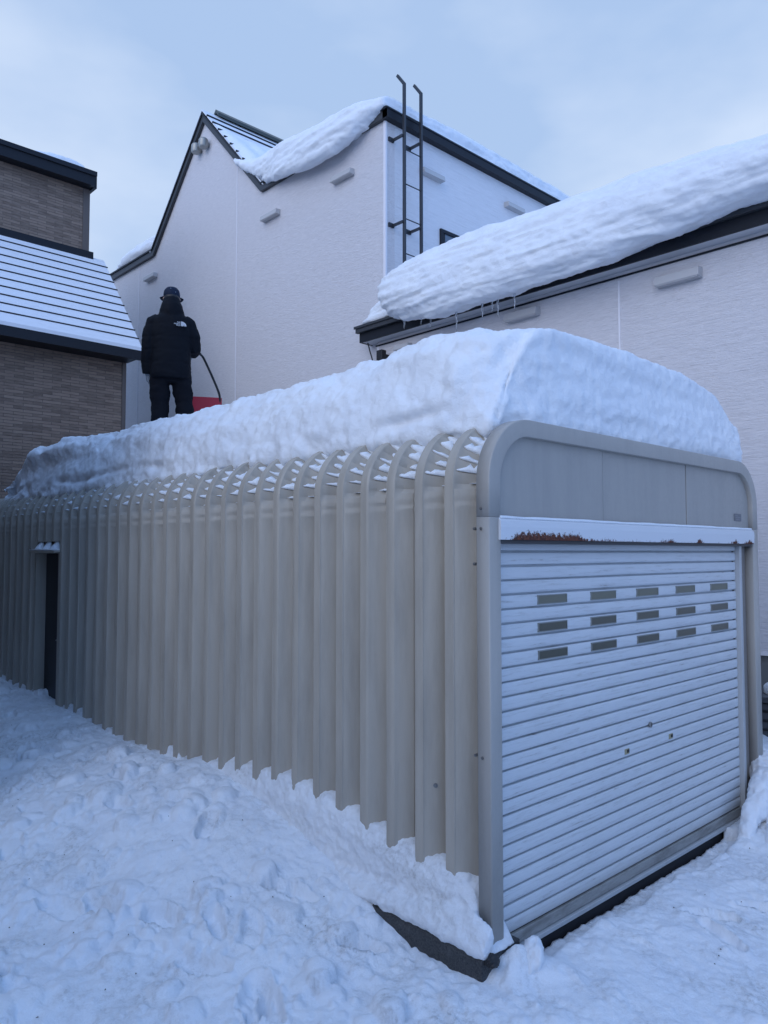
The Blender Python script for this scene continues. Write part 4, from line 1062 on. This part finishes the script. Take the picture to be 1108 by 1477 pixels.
# emblem on the shoulder: a quarter dome of three bands beside three short lines of lettering
def emblem():
    mb = MB(); c = (.100, 1.315)
    def pt(u, v, dy=-.0): 
        x, z = c[0] + u, c[1] + v
        return W(x, -.150 - dy + .03 * max(0, abs(x) - .12) * 4, z)
    for r0, r1 in ((.006, .021), (.026, .036), (.041, .051)):
        n = 10; A = []; B = []
        for i in range(n + 1):
            a = PI / 2 * i / n; A.append((r0 * math.cos(a) * 1.1, r0 * math.sin(a) * .9)); B.append((r1 * math.cos(a) * 1.1, r1 * math.sin(a) * .9))
        V = []; F = []
        for (u, v) in A + B: V.append(pt(u, v - .02, .022))
        for (u, v) in A + B: V.append(pt(u, v - .02, .000))
        m2 = 2 * (n + 1)
        for i in range(n):
            a, b, c_, d = i, i + 1, n + 2 + i, n + 1 + i
            F += [(a, b, c_, d), (a + m2, d + m2, c_ + m2, b + m2), (a, a + m2, b + m2, b), (d, c_, c_ + m2, d + m2)]
        F += [(0, n + 1, n + 1 + m2, m2), (n, n + m2, 2 * n + 1 + m2, 2 * n + 1)]
        mb.add(V, F)
    o = mb.build('logo', M['white'], jo); recalc(o)
    for i, w in enumerate(('THE', 'NORTH', 'FACE')):
        cu = bpy.data.curves.new('t', 'FONT'); cu.body = w; cu.size = .019; cu.align_x = 'RIGHT'; cu.extrude = .003
        t = bpy.data.objects.new('t', cu); col.objects.link(t)
        dg = bpy.context.evaluated_depsgraph_get(); dg.update(); me = bpy.data.meshes.new_from_object(t.evaluated_get(dg))
        R = Matrix(((RT.x, 0, -hd_.x), (RT.y, 0, -hd_.y), (0, 1, 0)))
        p = Vector(W(.094, -.170, 1.325 - i * .016))
        V = [R @ v.co + p for v in me.vertices]; F = [list(q.vertices) for q in me.polygons]
        bpy.data.objects.remove(t)
        mesh_obj('logo_text', V, F, M['white'], jo)
emblem()
# cap (brim forward), hair below it
cp = MB(); cp.loft([ell(0, .012, 1.655, .088, .108, 24), ell(0, .012, 1.69, .090, .110, 24), ell(0, .01, 1.725, .082, .100, 24), ell(0, .006, 1.752, .060, .072, 24), ell(0, .004, 1.764, .03, .035, 24)])
co = voxel_shape(cp, .008, None, 'cap', M['cap'], person, 2)
br = MB(); rings = []
for i in range(13):
    a = PI * i / 12; c, s = math.cos(a), math.sin(a)
    rings.append([W(.086 * c, .02 + .098 * s, 1.668), W(.125 * c * 1.02, .02 + .165 * s, 1.650 - .004 * s), W(.125 * c * 1.02, .02 + .165 * s, 1.645 - .004 * s), W(.086 * c, .02 + .098 * s, 1.661)])
o = br.loft(rings).build('brim', M['cap'], co, True); recalc(o)
V, F = blob(W(0, .004, 1.766), (.010, .010, .006), 3, 0., 2); mb = MB().add(V, F); mb.build('button', M['cap'], co, True)
for u, z in ((-.012, 1.725), (.04, 1.688)):
    V, F = blob(W(u, -.088 if z > 1.7 else -.083, z), (.006, .004, .006), 3, 0., 2); MB().add(V, F).build('badge', M['capspot'], co, True)
hr = MB(); hr.loft([ell(0, .0, 1.56, .066, .088, 20), ell(0, .0, 1.60, .080, .100, 20), ell(0, .004, 1.66, .084, .104, 20)])
voxel_shape(hr, .01, lambda V, N: np.where(((V - np.array((PX, PY, 0))) @ np.array(hd_) > .05)[:, None], V - N * .03, V), 'hair', M['hair'], person, 1)
# gloves: slightly larger hands
gl = MB()
def glove(w, fwd, down, side):
    g_ = MB(); hand(g_, w, fwd, down, side)
    chain(g_, [tuple(Vector(w) - Vector(fwd).normalized() * .05), tuple(Vector(w) + Vector(fwd).normalized() * .01)], [.043, .038], 14)
    def puff(V, N): return V + N * .0045
    voxel_shape(g_, .006, puff, 'glove', M['glove'], person, 1)
glove(LW, (.06, .12, -1), (.5, .9, .1), (.2, 1, .1)); glove(RW, (-.35, .9, -.15), (0, -.3, -1), (-1, -.3, .2))

# snow scoop with U-handle
sc = thing('snow_scoop', 'red plastic snow scoop with a black tubular handle, pushed by the person', 'snow scoop', W(.36, .55, .1))
def scoop():
    cx = .36; w = .215; y0, y1 = .56, .98
    pan = []
    # pan: floor, back plate towards the person, two sides, open front
    zb = .13; bt_ = .665
    mb = MB()
    def slab(P, t):
        P = [Vector(p) for p in P]; n = (P[1] - P[0]).cross(P[3] - P[0]).normalized() * t
        a = [W(*p) for p in P]; b = [W(*(p + n)) for p in P]
        mb.add(a + b, [(3, 2, 1, 0), (4, 5, 6, 7), (0, 1, 5, 4), (1, 2, 6, 5), (2, 3, 7, 6), (3, 0, 4, 7)])
    slab([(cx - w, y0, zb), (cx + w, y0, zb), (cx + w, y0 - .06, bt_), (cx - w, y0 - .06, bt_)], .010)
    slab([(cx - w, y0, zb), (cx + w, y0, zb), (cx + w, y1, zb - .03), (cx - w, y1, zb - .03)], .010)
    for s in (-1, 1):
        slab([(cx + s * w, y0, zb), (cx + s * w, y1, zb - .03), (cx + s * w, y1 - .12, zb + .22), (cx + s * w, y0 - .06, bt_)], .010 * s)
    mb.box(0, 0, 0, 0, 0, 0) if False else None
    o = mb.build('pan', M['red'], sc, False, .004); recalc(o)
    pts = [(cx + w - .01, y0 - .03, .50), (cx + w - .01, y0 - .065, .66), (cx + w - .022, y0 - .09, .72), (cx + w - .17, .40, 1.04), (cx + w - .22, .375, 1.11), (cx + w - .27, .37, 1.135), (cx, .37, 1.14), (cx - .25, .37, 1.135)]
    pts = [(cx + w - .012, y0 - .02, .50), (cx + w - .012, y0 - .068, .67), (cx + w - .035, y0 - .09, .74), (cx + w - .10, .44, .88), (cx + w - .19, .395, 1.06), (cx + w - .225, .38, 1.12), (cx + w - .27, .37, 1.145), (cx - .02, .37, 1.15), (cx - .25, .37, 1.15), (cx - .29, .38, 1.12), (cx - .24, .44, .95), (cx - w - .0, y0 - .085, .72), (cx - w + .012, y0 - .068, .66), (cx - w + .012, y0 - .02, .50)]
    # smooth the corners
    P = [np.array(p) for p in pts]
    for _ in range(2):
        Q = [P[0]]
        for a, b in zip(P[:-1], P[1:]): Q += [a * .75 + b * .25, a * .25 + b * .75]
        Q.append(P[-1]); P = Q
    MB().tube([W(*p) for p in P], .0135, 10).build('handle', M['black'], sc, True)
scoop()

# ------------------------------------------------------------------ light, sky, camera
SUN_AZ = math.radians(192); SUN_EL = math.radians(25)        # azimuth measured in the scene's XY plane
BACK = (3.7, 6.6, 13.0, 1)
w = bpy.data.worlds.new('World'); scene.world = w; w.use_nodes = True
nt = w.node_tree; N_ = nt.nodes; bg = N_['Background']
sky = N_.new('ShaderNodeTexSky'); sky.sky_type = 'NISHITA'; sky.sun_disc = False; sky.sun_elevation = SUN_EL
sky.sun_rotation = math.radians(90) - SUN_AZ; sky.air_density = 1.2; sky.dust_density = 1.5; sky.ozone_density = 1.
tc = N_.new('ShaderNodeTexCoord'); mp = N_.new('ShaderNodeMapping'); mp.inputs['Scale'].default_value = (1, 1, 2.2)
nt.links.new(tc.outputs['Generated'], mp.inputs[0])
nz = N_.new('ShaderNodeTexNoise'); nz.inputs['Scale'].default_value = 2.3; nz.inputs['Detail'].default_value = 5; nz.inputs['Roughness'].default_value = .5
nt.links.new(mp.outputs[0], nz.inputs['Vector'])
rp = N_.new('ShaderNodeValToRGB'); rp.color_ramp.elements[0].position = .38; rp.color_ramp.elements[1].position = .66
rp.color_ramp.elements[0].color = (4.8, 6.6, 9.8, 1); rp.color_ramp.elements[1].color = (7.5, 8.9, 11.3, 1)
nt.links.new(nz.outputs['Fac'], rp.inputs[0])
# cloud ramp ahead of the camera; unseen sky deeper blue to tint its light
def dotmap(v, a, b):
    d = N_.new('ShaderNodeVectorMath'); d.operation = 'DOT_PRODUCT'; d.inputs[1].default_value = v; nt.links.new(tc.outputs['Generated'], d.inputs[0])
    r = N_.new('ShaderNodeMapRange'); r.interpolation_type = 'SMOOTHSTEP'; r.inputs['From Min'].default_value = a; r.inputs['From Max'].default_value = b
    nt.links.new(d.outputs['Value'], r.inputs['Value']); return r.outputs[0]
m2 = N_.new('ShaderNodeMix'); m2.data_type = 'RGBA'; nt.links.new(dotmap((.62, .78, 0.), .05, .75), m2.inputs[0]); nt.links.new(rp.outputs[0], m2.inputs[7]); m2.inputs[6].default_value = BACK
mx = N_.new('ShaderNodeMix'); mx.data_type = 'RGBA'; mx.inputs[0].default_value = .88
nt.links.new(sky.outputs[0], mx.inputs[6]); nt.links.new(m2.outputs[2], mx.inputs[7]); nt.links.new(mx.outputs[2], bg.inputs['Color'])
bg.inputs['Strength'].default_value = .085
sun = bpy.data.lights.new('sun', 'SUN'); sun.energy = .95; sun.angle = math.radians(60); sun.color = (1., .965, .935)
so = bpy.data.objects.new('sun', sun); col.objects.link(so)
sd = Vector((math.cos(SUN_AZ) * math.cos(SUN_EL), math.sin(SUN_AZ) * math.cos(SUN_EL), math.sin(SUN_EL)))
so.rotation_euler = sd.to_track_quat('Z', 'Y').to_euler()

cam = bpy.data.cameras.new('camera'); co_ = bpy.data.objects.new('camera', cam); col.objects.link(co_)
F_ = 1110.; cam.sensor_fit = 'VERTICAL'; cam.sensor_height = 36.; cam.lens = 36. * F_ / 1477.
cam.clip_start = .05; cam.clip_end = 2000
yaw = math.radians(46.6); pit = math.atan(57 / F_)
co_.location = (0, 0, 1.9)
dv = Vector((math.cos(yaw) * math.cos(pit), math.sin(yaw) * math.cos(pit), math.sin(pit)))
co_.rotation_euler = dv.to_track_quat('-Z', 'Y').to_euler()
scene.camera = co_
scene.render.engine = 'CYCLES'
scene.view_settings.view_transform = 'Standard'; scene.view_settings.look = 'None'; scene.view_settings.exposure = .17; scene.view_settings.gamma = 1.
